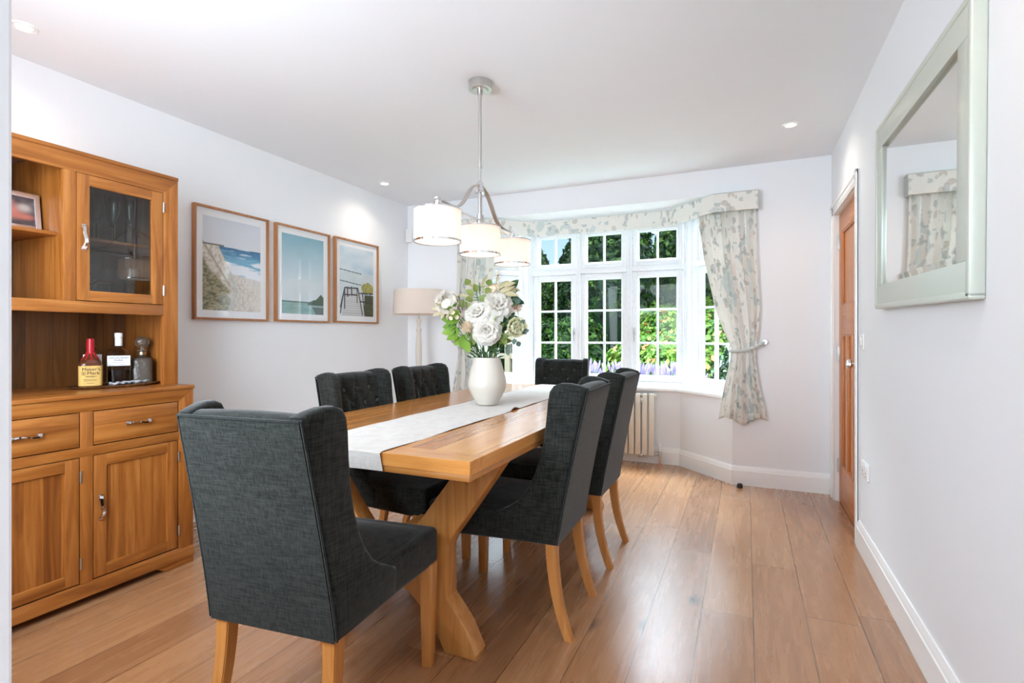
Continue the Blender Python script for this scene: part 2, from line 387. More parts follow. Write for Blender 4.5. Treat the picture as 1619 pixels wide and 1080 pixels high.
def text_mesh(body, size, depth, mat_, parent, M, align='CENTER', sx=1.0, name='lettering'):
    cu = bpy.data.curves.new('t', 'FONT'); cu.body = body; cu.size = size; cu.extrude = depth; cu.align_x = align; cu.resolution_u = 3
    ob = bpy.data.objects.new('t', cu); C.objects.link(ob); bpy.context.view_layer.update()
    me = bpy.data.meshes.new_from_object(ob.evaluated_get(bpy.context.evaluated_depsgraph_get()))
    bpy.data.objects.remove(ob); bpy.data.curves.remove(cu)
    me.transform(M @ Matrix.Diagonal((sx, 1, 1, 1))); me.materials.clear(); me.materials.append(mat_)
    o = bpy.data.objects.new(name, me); C.objects.link(o); o.parent = parent; return o

# ------------------------------------------------------------------ room shell
XL, XR, YB, YF, HC = -3.137, .567, 4.44, .298, 2.468
BL, BR, BY = -2.362, -.098, 4.883        # bay opening and its front wall
BIL, BIR = -1.922, -.538
ZS, ZT = .655, 2.26                      # underside of sill, bay soffit
WY = 4.97
struct(B().prism([(XL - .15, -3.2), (XR + .15, -3.2), (XR + .15, YB + .3), (BR + .5, YB + .02), (BR, YB), (BIR, BY + .03), (BIL, BY + .03), (BL, YB), (BL - .5, YB + .3), (XL - .15, YB + .3)], 'Z', -.12, 0).build('floor', FLOOR, smooth=0))
struct(B().box(XL - .15, XR + .15, -3.2, YB + .3, HC, HC + .2).build('ceiling', CE, smooth=0))
struct(B().box(XL - .15, XL, YF - .12, YB + .3, 0, HC).build('wall_left', WH, smooth=0))
# right wall, door opening Y 3.475..4.285, z < 2.0
DY0, DY1, DZ = 3.475, 4.285, 2.0
b = B(); b.box(XR, XR + .15, -3.2, DY0, 0, HC); b.box(XR, XR + .15, DY1, YB + .3, 0, HC); b.box(XR, XR + .15, DY0, DY1, DZ, HC); b.box(XR + .1, XR + .15, DY0, DY1, 0, DZ)
struct(b.build('wall_right', WH, smooth=0))
b = B(); b.box(XL, BL, YB, YB + .3, 0, HC); b.box(BR, XR, YB, YB + .3, 0, HC); b.box(BL, BR, YB, YB + .3, ZT, HC)
struct(b.build('wall_back', WH, smooth=0))
# bay: low wall under the sill and the soffit over it
low = [(BL, YB + .001), (BIL, BY), (BIR, BY), (BR, YB + .001), (BR + .02, YB + .299), (BIR + .1, BY + .25), (BIL - .1, BY + .25), (BL - .02, YB + .299)]
struct(B().prism(low, 'Z', -.12, ZS - .002).build('wall_bay', WH, smooth=0))
struct(B().prism([(BL, YB + .299), (BL - .02, YB + .3), (BIL - .13, BY + .25), (BIR + .13, BY + .25), (BR + .02, YB + .3), (BR, YB + .299)], 'Z', ZT, ZT + .14).build('ceiling_bay', CE, smooth=0))
b = B(); b.box(-1.05, -.72, YF - .12, YF, 0, HC, bev=.004); b.box(XL, -2.45, YF - .12, YF, 0, HC); b.box(-2.45, -1.05, YF - .12, YF, 0, .85); b.box(-2.45, -1.05, YF - .12, YF, 2.15, HC)  # window-sized opening, unseen, added so the frontal fill can enter
struct(b.build('wall_front', WH, smooth=0))
# unseen room behind the camera, its rear opening added to let light in
b = B(); b.box(-2.2, -2.05, -3.2, YF - .12, 0, HC); b.box(-2.2, -1.3, -3.2, -3.05, 0, HC); b.box(.65, XR + .15, -3.2, -3.05, 0, HC)
b.box(-1.3, .65, -3.2, -3.05, 2.25, HC); b.box(-1.3, .65, -3.2, -3.05, 0, .35)
struct(b.build('wall_hall', WH, smooth=0))
# skirting boards with an ogee top
def skirt(name, path, closed=False, h=.145, th=.018):
    prof = [(0, 0), (th, 0), (th, h - .035), (th - .004, h - .03), (th - .004, h - .022), (th - .009, h - .01), (th - .012, h), (0, h)]
    t = bmesh.new(); P = [Vector((p[0], p[1], 0)) for p in path]; rings = []
    for i, p in enumerate(P):
        d0 = (P[i] - P[i - 1]).normalized() if i else None; d1 = (P[i + 1] - P[i]).normalized() if i < len(P) - 1 else None
        d0 = d0 or d1; d1 = d1 or d0
        n0 = Vector((-d0.y, d0.x, 0)); n1 = Vector((-d1.y, d1.x, 0)); n = (n0 + n1); n = n / max(.2, n.dot(n0))
        rings.append([t.verts.new(p + n * a + Vector((0, 0, z))) for a, z in prof])
    for a, b2 in zip(rings, rings[1:]):
        for j in range(len(prof)): t.faces.new((a[j], a[(j + 1) % len(prof)], b2[(j + 1) % len(prof)], b2[j]))
    t.faces.new(rings[0]); t.faces.new(rings[-1][::-1]); bmesh.ops.recalc_face_normals(t, faces=t.faces)
    m = MB(); m._add(t); return struct(m.build(name, TRIM, smooth=30))
# interior is to the left of the walking direction
skirt('baseboard_right', [(XR, -3.0), (XR, DY0 - .075)])
skirt('baseboard_back', [(XR - .002, YB), (BR, YB), (BIR, BY), (BIL, BY), (BL, YB), (XL, YB)])
skirt('baseboard_left', [(XL, YB), (XL, YF)])
# ------------------------------------------------------------------ bay windows
def leaf_window(t, x0, x1, gz=((.775, 1.705), (1.85, 2.13)), fr=.053, handle=None):
    """one bay section in local coordinates: x along the wall, y outwards; glass between x0 and x1"""
    for k, (z0, z1) in enumerate(gz):
        b = B()
        def ring(a0, a1, c0, c1, w, y0, y1, bev):
            b.box(a0 - w, a0, y0, y1, c0 - w, c1 + w, bev); b.box(a1, a1 + w, y0, y1, c0 - w, c1 + w, bev)
            b.box(a0 - .002, a1 + .002, y0, y1, c0 - w, c0, bev); b.box(a0 - .002, a1 + .002, y0, y1, c1, c1 + w, bev)
        ring(x0, x1, z0, z1, .045, -.035, .03, .006); ring(x0 + .012, x1 - .012, z0 + .012, z1 - .012, .014, -.022, .02, .004)
        sash = b.build('casement' if k == 0 else 'top_light', UPVC, t)
        b = B(); xm = (x0 + x1) / 2; b.box(xm - .009, xm + .009, -.02, .016, z0, z1, .004)
        if k == 0:
            for q in (1, 2):
                zz = z0 + (z1 - z0) * q / 3; b.box(x0, x1, -.018, .014, zz - .009, zz + .009, .004)
        b.build('glazing_bars', UPVC, sash)
        B().box(x0 - .01, x1 + .01, -.003, .003, z0 - .01, z1 + .01).build('pane', PANE, sash, smooth=0)
        if k == 0 and handle:
            hx = x0 - .024 if handle < 0 else x1 + .024
            b = B(); b.box(hx - .009, hx + .009, -.043, -.034, 1.16, 1.23, .003); b.cyl((hx, -.052, 1.2), .007, .025, 'Y', 12); b.tube([(hx, -.06, 1.205), (hx, -.066, 1.19), (hx, -.058, 1.15), (hx, -.052, 1.1)], [.007, .006, .005, .004], 8)
            b.build('window_handle', NICKEL, sash)
def win_root(name, loc, rz):
    o = bpy.data.objects.new(name, None); C.objects.link(o); o.location = loc; o.rotation_euler = (0, 0, rz); return struct(o)
def outer_frame(t, a0, a1, w=.03):
    b = B(); b.box(a0, a0 + w, -.05, .04, .69, 2.26, .004); b.box(a1 - w, a1, -.05, .04, .69, 2.26, .004)
    b.box(a0 + w, a1 - w, -.05, .04, .69, .729, .004); b.box(a0 + w, a1 - w, -.05, .04, 1.752, 1.803, .004); b.box(a0 + w, a1 - w, -.05, .04, 2.177, 2.26, .004)
    b.build('window_frame', UPVC, t)
glx = [(-1.913, -1.561), (-1.423, -1.066), (-.926, -.566)]; edges = [-1.99, -1.492, -.996, -.487]
for i, (a, c) in enumerate(glx):
    t = win_root('window_%d' % (i + 1), (0, WY, 0), 0)
    outer_frame(t, edges[i], edges[i + 1], w=min(a - .045 - edges[i], edges[i + 1] - c - .045)); leaf_window(t, a, c, handle=(1 if i == 0 else -1 if i == 2 else None))
t = win_root('window_4', (-.487, WY, 0), R(-45)); outer_frame(t, .07, .64, .06); leaf_window(t, .2, .54)
t = win_root('window_5', (-1.99, WY, 0), R(45)); outer_frame(t, -.64, -.07, .06); leaf_window(t, -.54, -.2, handle=-1)
for k, (x, s) in enumerate(((-.487, 1), (-1.99, -1))):     # corner posts
    pts = [(x - s * .004, WY - .05), (x + s * .0565, WY - .05 - .0565 + .01), (x + s * .115, WY - .02), (x + s * .05, WY + .06), (x - s * .004, WY + .04)]
    struct(B().prism(pts if s > 0 else pts[::-1], 'Z', .69, 2.26, .003).build('trim_%d' % (k + 1), UPVC, smooth=30))
# the thickness of the back wall beyond the angled windows
for k, s in ((3, 1), (4, -1)):
    xc = BR if s > 0 else BL
    xw = (-.487 + .64 * .7071) if s > 0 else (-1.99 - .64 * .7071)
# window board
def off(d): return [(BL - .0 + d * .0, YB - d), (BIL + d * .42, BY - d), (BIR - d * .42, BY - d), (BR, YB - d)]
sill = [(BL - .035, YB - .005), (BL - .035, YB - .04), (BL + .02, YB - .04), (BIL + .02, BY - .06), (BIR - .02, BY - .06), (BR - .02, YB - .04), (BR + .035, YB - .04), (BR + .035, YB - .005), (BR - .0, YB - .004), (BR - .003, YB + .1), (-.45, 4.985), (-2.01, 4.985), (BL + .003, YB + .1), (BL, YB - .004)]
struct(B().prism(sill, 'Z', ZS, ZS + .035, .01, 3).build('trim_3', TRIM, smooth=40))

# ------------------------------------------------------------------ door
dr = bpy.data.objects.new('door_1', None); C.objects.link(dr); struct(dr); dr.location = (.592, 0, 0)
# local x: 0 = room face, positive into the wall
def dbox(b, y0, y1, z0, z1, x0=0, x1=.04, bev=.002): b.box(x0, x1, y0, y1, z0, z1, bev)
y0, y1 = DY0 + .006, DY1 - .006
b = B(); dbox(b, y0, y0 + .115, .006, DZ - .012); dbox(b, y1 - .115, y1, .006, DZ - .012); b.build('stile', DOORW['Z'], dr)
b = B(); dbox(b, y0 + .115, y1 - .115, 1.86, DZ - .012); dbox(b, y0 + .115, y1 - .115, 1.16, 1.36); dbox(b, y0 + .115, y1 - .115, .006, .27); b.build('rail', DOORW['Y'], dr)
iw = (y1 - y0 - .23)
b = B(); m1 = y0 + .115 + (iw - .13) / 3; m2 = m1 + .065 + (iw - .13) / 3
dbox(b, m1, m1 + .065, .27, 1.16); dbox(b, m2, m2 + .065, .27, 1.16); b.build('muntin', DOORW['Z'], dr)
b = B(); dbox(b, y0 + .11, y1 - .11, .26, 1.87, .014, .028, 0); b.build('door_panel', DOORP, dr)
b = B()
def bead(y0, y1, z0, z1):
    for q in ((y0, y0 + .012, z0, z1), (y1 - .012, y1, z0, z1), (y0, y1, z0, z0 + .012), (y0, y1, z1 - .012, z1)): dbox(b, *q, .003, .016, .003)
bead(y0 + .115, y1 - .115, 1.36, 1.86); bead(y0 + .115, m1, .27, 1.16); bead(m1 + .065, m2, .27, 1.16); bead(m2 + .065, y1 - .115, .27, 1.16)
b.build('beading', DOORW['Z'], dr)
for z in (.25, 1.03, 1.805):
    b = B(); b.cyl((-.006, y1 + .002, z), .006, .1, 'Z', 12); b.box(-.003, 0, y1 - .03, y1, z - .05, z + .05, .001)
    for q in (-.03, 0, .03): b.cyl((-.006, y1 + .002, z + q), .0068, .016, 'Z', 12)
    b.build('hinge', NICKEL, dr)
kb = B().lathe([(0, 0), (.027, 0), (.027, .006), (.012, .01), (.01, .03), (.022, .036), (.029, .048), (.027, .06), (.016, .066), (0, .068)], n=24).build('door_knob', CHROME, dr)
kb.rotation_euler = (0, R(-90), 0); kb.location = (0, y0 + .07, .99)
b = B(); b.box(-.003, 0, y0 + .06, y0 + .08, .87, .91, .001); b.build('keyhole_plate', CHROME, dr)
# lining and architrave
b = B(); b.box(XR + .003, XR + .1, DY0 - .02, DY0 + .004, 0, DZ); b.box(XR + .003, XR + .1, DY1 - .004, DY1 + .02, 0, DZ); b.box(XR + .003, XR + .1, DY0, DY1, DZ - .008, DZ + .02)
struct(b.build('trim_4', TRIM, smooth=0))
b = B()
def arch(y0, y1, z0, z1, vert):
    b.box(XR - .012, XR + .001, y0, y1, z0, z1, .002)
b.box(XR - .013, XR, DY0 - .072, DY0 + .004, 0, DZ + .072, .003); b.box(XR - .02, XR, DY0 - .072, DY0 - .046, 0, DZ + .072, .006)
b.box(XR - .013, XR, DY1 - .004, DY1 + .072, 0, DZ + .072, .003); b.box(XR - .02, XR, DY1 + .046, DY1 + .072, 0, DZ + .072, .006)
b.box(XR - .013, XR, DY0 - .05, DY1 + .05, DZ - .004, DZ + .072, .003); b.box(XR - .02, XR, DY0 - .072, DY1 + .072, DZ + .046, DZ + .072, .006); b.box(XR - .016, XR, DY0 - .03, DY1 + .03, DZ + .012, DZ + .02, .003)
struct(b.build('trim_5', TRIM, smooth=30))

# ------------------------------------------------------------------ switch, socket, sensor, door stop
t = thing('light_switch', 'white light switch plate on the wall beside the oak door', 'switch', (XR, 3.305, 1.12))
B().box(-.01, 0, -.042, .042, -.042, .042, .004).build('plate', WPLAS, t); B().box(-.015, -.009, -.014, .014, -.02, .02, .003).build('rocker', WPLAS, t)
t = thing('wall_socket', 'white double plug socket low on the right wall near the door', 'socket', (XR, 3.224, .455))
B().box(-.011, 0, -.073, .073, -.043, .043, .004).build('plate', WPLAS, t)
for s in (-1, 1):
    B().box(-.015, -.01, s * .045 - .012, s * .045 + .012, .014, .034, .002).build('rocker', WPLAS, t)
    b = B(); b.box(-.0116, -.0108, s * .036 - .003, s * .036 + .003, -.012, -.002); b.box(-.0116, -.0108, s * .036 - .014, s * .036 - .008, -.028, -.024); b.box(-.0116, -.0108, s * .036 + .008, s * .036 + .014, -.028, -.024)
    b.build('pin_holes', BLACK, t, smooth=0)
t = thing('motion_sensor', 'small white oval alarm sensor high in the left back corner', 'sensor', (-3.098, 4.401, 2.16), R(-135))
# local +y faces into the room after rotation
b = B(); b.grid(lambda u, v: (.034 * (1 - (2 * v - 1) ** 6 * .35) * math.sin((u - .5) * PI), .002 + .036 * math.cos((u - .5) * PI), (v - .5) * .13), 17, 13)
b.prism([(.034 * math.sin(a), .034 * .9 * math.cos(a)) for a in [(-.5 + i / 12) * PI for i in range(13)]], 'Z', -.066, .066, .006)
b.build('housing', WPLAS, t, M=Matrix.Rotation(PI, 4, 'Z'))
B().box(-.016, .016, -.0415, -.036, -.022, .018, .004).build('lens', mat('milky lens', srgb(214, 216, 214), .2), t)
b = B().box(-.012, .012, -.042, -.038, .024, .028).build('indicator', DARKM, t, smooth=0)
o = B().lathe([(0, 0), (.021, 0), (.022, .008), (.02, .012), (.02, .022), (.014, .03), (0, .032)], n=24).build('door_stop', [BLACK])
o.location = (-.045, 4.352, 0); tag(o, 'small dark rubber door stop on the floor by the back skirting', 'door stop')

# ------------------------------------------------------------------ downlights
def downlight(x, y, label, e):
    t = thing('ceiling_downlight', label, 'light', (x, y, HC), 0, 'recessed ceiling downlights')
    B().lathe([(.032, -.006), (.034, -.004), (.045, -.006), (.047, -.003), (.047, 0), (.032, 0)], n=32).build('trim_ring', CHROME if False else TRIM, t)
    B().lathe([(0, -.005), (.028, -.0045), (.031, -.003), (.031, -.001), (0, -.001)], n=24).build('lens', BULB, t)
    light('downlight_lamp', 'SPOT', (0, 0, -.012), e, (1, .87, .76), parent=t, spot_size=R(150), spot_blend=.9, shadow_soft_size=.03)
downlight(-2.808, 1.197, 'ceiling downlight above the oak dresser', 8)
downlight(-2.85, 3.693, 'ceiling downlight above the framed pier picture', 6.5)
downlight(.252, 3.696, 'ceiling downlight nearest the oak door', 8)
downlight(.252, 1.197, 'ceiling downlight above the wall mirror', 12)

# ------------------------------------------------------------------ pendant
PX, PY = -1.262, 2.423
t = thing('pendant_light', 'long chrome ceiling pendant with three white drum shades over the table', 'pendant light', (PX, PY, HC))
def z(v): return v - HC
B().lathe([(0, -.045), (.04, -.045), (.044, -.04), (.06, -.04), (.06, 0), (0, 0)], n=40).build('ceiling_rose', NICKEL, t)
b = B(); b.cyl((0, 0, -.052), .014, .03, n=16); b.cyl((0, 0, -.075), .011, .03, n=16); b.cyl((0, 0, (z(2.03) - .06) / 2), .0085, -z(2.03) - .06, n=16); b.cyl((0, 0, z(2.03)), .012, .012, n=16); b.cyl((0, 0, z(1.985)), .006, .1, n=12)
b.build('rod', NICKEL, t)
b = B(); b.lathe([(0, z(1.955)), (.012, z(1.953)), (.02, z(1.942)), (.021, z(1.925)), (.02, z(1.905)), (.026, z(1.9)), (.026, z(1.892)), (0, z(1.89))], n=24); b.build('hub', CHROME, t)
b = B(); b.cyl((0, 0, (z(1.89) + z(1.76)) / 2), .011, .13, n=16); b.cyl((0, 0, z(1.76)), .018, .035, n=16); b.cyl((0, 0, z(1.735)), .012, .03, n=16); b.build('centre_stem', NICKEL, t)
for s in (-1, 1):
    pts = []
    for i in range(25):
        u = i / 24; yy = .022 + .36 * u; zz = 1.93 - (1.93 - 1.765) * (1 / (1 + math.exp(-9 * (u - .34))) - .045) / .95 - .012 * math.sin(u * PI)
        pts.append((0, s * yy, z(zz)))
    B().tube(pts, 1, flat=(.022, .006)).build('arm', NICKEL, t)
B().box(-.009, .009, -.42, .42, z(1.752), z(1.746), .001).build('crossbar', CHROME, t)
for k in (-1, 0, 1):
    yy = .41 * k
    if k:
        B().box(-.011, .011, yy - .014, yy + .014, z(1.74), z(1.775), .004).build('end_cap', CHROME, t)
    sh = B(); D = .105
    sh.lathe([(D - .0015, z(1.57)), (D, z(1.57)), (D, z(1.715)), (D - .0015, z(1.715)), (D - .0015, z(1.57))], (0, yy, 0), n=64)
    sh = sh.build('drum_shade', SHADE, t)
    for zz, h in ((1.57, .008), (1.7125, .004)):
        B().lathe([(D - .001, z(zz)), (D + .003, z(zz)), (D + .003, z(zz + h)), (D - .001, z(zz + h)), (D - .001, z(zz))], (0, yy, 0), n=64).build('shade_band', CHROME, sh)
    b = B().lathe([(0, z(1.5735)), (D - .002, z(1.5735)), (D - .002, z(1.576)), (0, z(1.576))], (0, yy, 0), n=48).build('diffuser', DIFFUSER, sh)
    b = B(); b.cyl((0, yy, z(1.722)), .016, .045, n=16)
    for q in range(3):
        a = q * 2 * PI / 3; b.tube([(0, yy, z(1.713)), (math.cos(a) * (D - .002), yy + math.sin(a) * (D - .002), z(1.713))], .0018, 6)
    b.build('shade_carrier', NICKEL, sh)
    B().lathe([(0, z(1.7105)), (D - .002, z(1.7105)), (D - .002, z(1.712)), (0, z(1.712))], (0, yy, 0), n=48).build('added_top_disc', SHADE, sh)  # disc added to keep the bulb's direct light off the ceiling
    light('pendant_bulb', 'POINT', (0, yy, z(1.645)), .5, (1, .92, .86), parent=t, shadow_soft_size=.035)

# ------------------------------------------------------------------ pictures
def fbm(x, y, o=4, seed=0):
    v = 0; a = .5
    for k in range(o):
        xi, yi = np.floor(x).astype(int), np.floor(y).astype(int); fx, fy = x - xi, y - yi
        fx = fx * fx * (3 - 2 * fx); fy = fy * fy * (3 - 2 * fy)
        h = lambda i, j: (np.sin((i * 127.1 + j * 311.7 + seed * 17.3 + k * 7.7)) * 43758.5453) % 1
        v = v + a * ((h(xi, yi) * (1 - fx) + h(xi + 1, yi) * fx) * (1 - fy) + (h(xi, yi + 1) * (1 - fx) + h(xi + 1, yi + 1) * fx) * fy)
        x, y, a = x * 2.03, y * 2.03, a * .5
    return v
def lin(c):
    c = np.asarray(c, float) / 255; return np.where(c <= .04045, c / 12.92, ((c + .055) / 1.055) ** 2.4)
def lerp(a, b, k): k = np.clip(k, 0, 1)[..., None]; return a * (1 - k) + b * k
A_ = lambda *c: np.array(c, float)
def art_dune(u, v):        # u 0..1 left-right, v 0..1 bottom-top
    c = lerp(A_(226, 228, 234), A_(208, 214, 224), v * 1.5 - .8)
    n1, n2 = fbm(u * 8, v * 10, 4, 2), fbm(u * 34, v * 40, 4, 5)
    shore = .27 + .9 * np.clip(.70 - v, 0, 1) ** 1.15 + .05 * (n1 - .5)
    sea = (v < .70) & (u > shore) & (v > .40 - .10 * (u - .6))
    deep = lerp(A_(120, 176, 204), A_(58, 116, 160), (v - .56) / .12 + (fbm(u * 10, v * 70) - .5))
    c = np.where(sea[..., None], deep, c)
    foam = fbm(u * 3, v * 30, 4, 2) + .25 * np.clip((.58 - v) / .1, -1, 1) * (v < .62)
    c = np.where(sea[..., None], lerp(c, A_(236, 240, 246), (foam - .52) * 7), c)
    land = (v < .705 - .02 * u) & ~sea
    sand = lerp(A_(226, 220, 210), A_(168, 158, 142), (n2 - .38) * 2.2 * np.clip(1.15 - 1.1 * u + .3 * (v < .35), .25, 1))
    wash = np.clip((u - .55) * 3, 0, 1) * np.clip((v - .22) * 5, 0, 1); sand = lerp(sand, A_(220, 216, 214), wash)
    c = np.where(land[..., None], sand, c)
    gk = np.clip((.58 - .70 * u - v + .10 * (n1 - .5)) * 14, 0, 1) * np.clip((.46 + .08 * (n1 - .5) - u) * 20, 0, 1)
    gr = lerp(A_(172, 160, 126), A_(84, 84, 56), (fbm(u * 26, v * 60, 5, 9) - .32) * 2.4); c = lerp(c, gr, gk)
    tr = np.exp(-((v - (.72 - 1.0 * u)) / .02) ** 2) * (u < .45); c = lerp(c, A_(150, 138, 116), tr * .7)
    tr = np.exp(-((u - .42 - .12 * np.sin(v * 7)) / .025) ** 2) * (v < .42); c = lerp(c, A_(196, 206, 204), tr * .8)
    rg = (np.abs(v - .705) < .01) & (u < .35); c = np.where(rg[..., None], A_(120, 118, 106), c)
    return c
def art_sea(u, v):
    c = lerp(A_(212, 222, 226), A_(122, 172, 190), (v - .42) * 1.6)
    c = lerp(c, A_(176, 208, 214), (fbm(u * 3, v * 9, 3, 3) - .45) * .8)
    s = v < .155; c = np.where(s[..., None], lerp(A_(120, 160, 158), A_(168, 192, 184), fbm(u * 6, v * 50, 3, 7)), c)
    c = np.where(((v < .16) & (v > .145))[..., None], A_(90, 118, 108), c)
    t_ = .155 + .10 * np.clip((u - .62) / .3, 0, 1) * (.5 + fbm(u * 14, v * 3, 3, 8)); m = (v >= .12) & (v < t_) & (u > .6)
    c = np.where(m[..., None], lerp(A_(44, 66, 52), A_(92, 112, 76), fbm(u * 50, v * 60, 3, 4)), c)
    c = np.where(((v < .1) & (u > .8 - v))[..., None], A_(96, 112, 108), c)
    return c
def art_pier(u, v):
    c = lerp(A_(216, 226, 232), A_(172, 202, 222), fbm(u * 2 + 3, v * 6, 4, 1) * 2.4 - .7)
    s = v < .64; c = np.where(s[..., None], lerp(A_(196, 212, 218), A_(220, 228, 230), fbm(u * 5, v * 26, 3, 6)), c)
    for (a, b2, h) in ((.66, .05, 0), (.50, .06, 0)):
        ln = (np.abs(v - (a - b2 * u)) < .007) & (u < .62); c = np.where(ln[..., None], A_(88, 112, 122), c)
    bx = .22 + .14 * (1 - v / .42); ex = .52 + .26 * (1 - v / .42)
    dk = (v < .42) & (u > .06 + .2 * v) & (u < ex); c = np.where(dk[..., None], lerp(A_(206, 208, 208), A_(184, 188, 190), (np.sin(v * 190) > .2) * 1.0), c)
    gr = ((u - .84) / .2) ** 2 + ((v - .42) / .09) ** 2 < .3 + 1.3 * fbm(u * 12, v * 14); c = np.where(gr[..., None], lerp(A_(188, 182, 92), A_(130, 134, 66), fbm(u * 40, v * 50, 3, 3) * 2 - .5), c)
    gr = (v < .32) & (u > .72); c = np.where(gr[..., None], lerp(A_(92, 104, 66), A_(42, 56, 42), fbm(u * 20, v * 40, 3, 3)), c)
    for (x0, y0, x1, y1) in ((.02, .12, .14, .40), (.14, .40, .52, .41), (.52, .41, .66, .02), (.02, .04, .10, .30), (.10, .30, .48, .31), (.55, .34, .98, .35), (.6, .22, .98, .2), (.34, .42, .34, .3), (.14, .40, .14, .1), (.5, .41, .5, .2), (.22, .41, .22, .28), (.66, .34, .74, .0), (.9, .36, .9, .1)):
        dx, dy = x1 - x0, y1 - y0; k = np.clip(((u - x0) * dx + (v - y0) * dy) / (dx * dx + dy * dy), 0, 1)
        d = np.hypot((u - x0 - k * dx) * .72, v - y0 - k * dy); c = np.where((d < .011)[..., None], A_(54, 62, 66), c)
    return c
def art_photo(u, v):
    c = lerp(A_(70, 66, 70), A_(120, 104, 104), fbm(u * 5, v * 5, 3, 1) * 2 - .5)
    for (cx, cy, rx, ry, col) in ((.45, .78, .14, .14, (206, 132, 118)), (.5, .45, .3, .3, (196, 120, 108)), (.25, .25, .25, .16, (204, 128, 110)), (.78, .3, .24, .12, (190, 112, 96)), (.8, .62, .16, .16, (186, 176, 168)), (.1, .62, .12, .2, (120, 92, 92))):
        m = np.exp(-(((u - cx) / rx) ** 2 + ((v - cy) / ry) ** 2) ** 1.5); c = c * (1 - m[..., None]) + A_(*col) * m[..., None]
    return c
def print_mesh(name, fn, w, h, nx, ny, parent, M):
    """flat sheet in the local XZ plane, w wide and h tall, with the picture as its colours"""
    xs = np.linspace(-w / 2, w / 2, nx + 1); zs = np.linspace(-h / 2, h / 2, ny + 1)
    X, Z = np.meshgrid(xs, zs); V = np.stack([X, 0 * X, Z], -1).reshape(-1, 3)
    idx = np.arange((nx + 1) * (ny + 1)).reshape(ny + 1, nx + 1)
    F = np.stack([idx[:-1, :-1], idx[:-1, 1:], idx[1:, 1:], idx[1:, :-1]], -1).reshape(-1, 4)
    me = bpy.data.meshes.new(name); me.from_pydata([M @ Vector(p) for p in V], [], F.tolist())
    u, v = np.meshgrid((np.arange(nx + 1)) / nx, (np.arange(ny + 1)) / ny); c = lin(fn(u, v)).reshape(-1, 3)
    ca = me.color_attributes.new('Col', 'FLOAT_COLOR', 'POINT'); ca.data.foreach_set('color', np.hstack([c, np.ones((len(c), 1))]).astype(np.float32).ravel())
    me.materials.append(PRINT); o = bpy.data.objects.new(name, me); C.objects.link(o); o.parent = parent; return o
MOUNT = mat('white mount board', srgb(240, 242, 244), .8)
def framed(y0, y1, z0, z1, label, fn, mount):
    w_, h_ = y1 - y0, z1 - z0; yc, zc = (y0 + y1) / 2, (z0 + z1) / 2
    # local: x to the right as seen from the room, -y towards the room. Wall faces +X, so rotate +90
    t = thing('framed_picture', label, 'picture', (XL, yc, zc), R(90), 'three framed beach prints')
    b = B(); f = .014; d = .03
    b.box(-w_ / 2, -w_ / 2 + f, -d, 0, -h_ / 2, h_ / 2, .0015); b.box(w_ / 2 - f, w_ / 2, -d, 0, -h_ / 2, h_ / 2, .0015)
    b.box(-w_ / 2 + f, w_ / 2 - f, -d, 0, -h_ / 2, -h_ / 2 + f, .0015); b.box(-w_ / 2 + f, w_ / 2 - f, -d, 0, h_ / 2 - f, h_ / 2, .0015)
    b.build('frame', FRAMEW, t)
    B().box(-w_ / 2 + f, w_ / 2 - f, -.014, -.004, -h_ / 2 + f, h_ / 2 - f).build('mount', MOUNT, t, smooth=0)
    pw, ph = w_ - 2 * mount, h_ - 2 * mount
    print_mesh('print', fn, pw, ph, 120, 170, t, Matrix.Translation((0, -.0148, 0)))
    B().box(-w_ / 2 + f, w_ / 2 - f, -.022, -.02, -h_ / 2 + f, h_ / 2 - f).build('glazing', PGLASS, t, smooth=0)
framed(2.163, 2.718, 1.255, 1.978, 'oak framed print of grassy dunes above blue surf', art_dune, .062)
framed(2.780, 3.322, 1.258, 1.978, 'oak framed print of pale turquoise sky and calm sea', art_sea, .062)
framed(3.383, 3.942, 1.264, 1.982, 'oak framed print of a railed boardwalk to the water', art_pier, .062)

# ------------------------------------------------------------------ mirror
t = thing('wall_mirror', 'large mirror in a pale silver frame on the right wall', 'mirror', (XR, 2.2785, 1.660))
t.rotation_euler = (R(1.4), 0, 0)
W2, H2, fw = .5435, .397, .1
b = B()
for (a0, a1, c0, c1) in ((-W2, W2, H2 - fw, H2), (-W2, W2, -H2, -H2 + fw), (-W2, -W2 + fw, -H2 + fw, H2 - fw), (W2 - fw, W2, -H2 + fw, H2 - fw)): b.box(-.034, -.012, a0, a1, c0, c1, .002)
o = b.build('frame', SILVERF, t)
b = B()
for (a0, a1, c0, c1) in ((-W2 - .004, W2 + .004, H2 - .018, H2 + .004), (-W2 - .004, W2 + .004, -H2 - .004, -H2 + .018), (-W2 - .004, -W2 + .018, -H2, H2), (W2 - .018, W2 + .004, -H2, H2)): b.box(-.038, -.0, a0, a1, c0, c1, .006, 3)
b.build('outer_moulding', SILVERF, t)
g = B(); iw, ih, bv = W2 - fw + .004, H2 - fw + .004, .028
t2 = bmesh.new()
q0 = [t2.verts.new((-.020, a, c)) for a, c in ((-iw, -ih), (iw, -ih), (iw, ih), (-iw, ih))]
q1 = [t2.verts.new((-.0245, a, c)) for a, c in ((-iw + bv, -ih + bv), (iw - bv, -ih + bv), (iw - bv, ih - bv), (-iw + bv, ih - bv))]
q2 = [t2.verts.new((-.012, a, c)) for a, c in ((-iw, -ih), (iw, -ih), (iw, ih), (-iw, ih))]
t2.faces.new(q1); t2.faces.new(q2)
for i in range(4):
    j = (i + 1) % 4; t2.faces.new((q0[i], q0[j], q1[j], q1[i])); t2.faces.new((q0[i], q0[j], q2[j], q2[i]))
bmesh.ops.recalc_face_normals(t2, faces=t2.faces); g._add(t2)
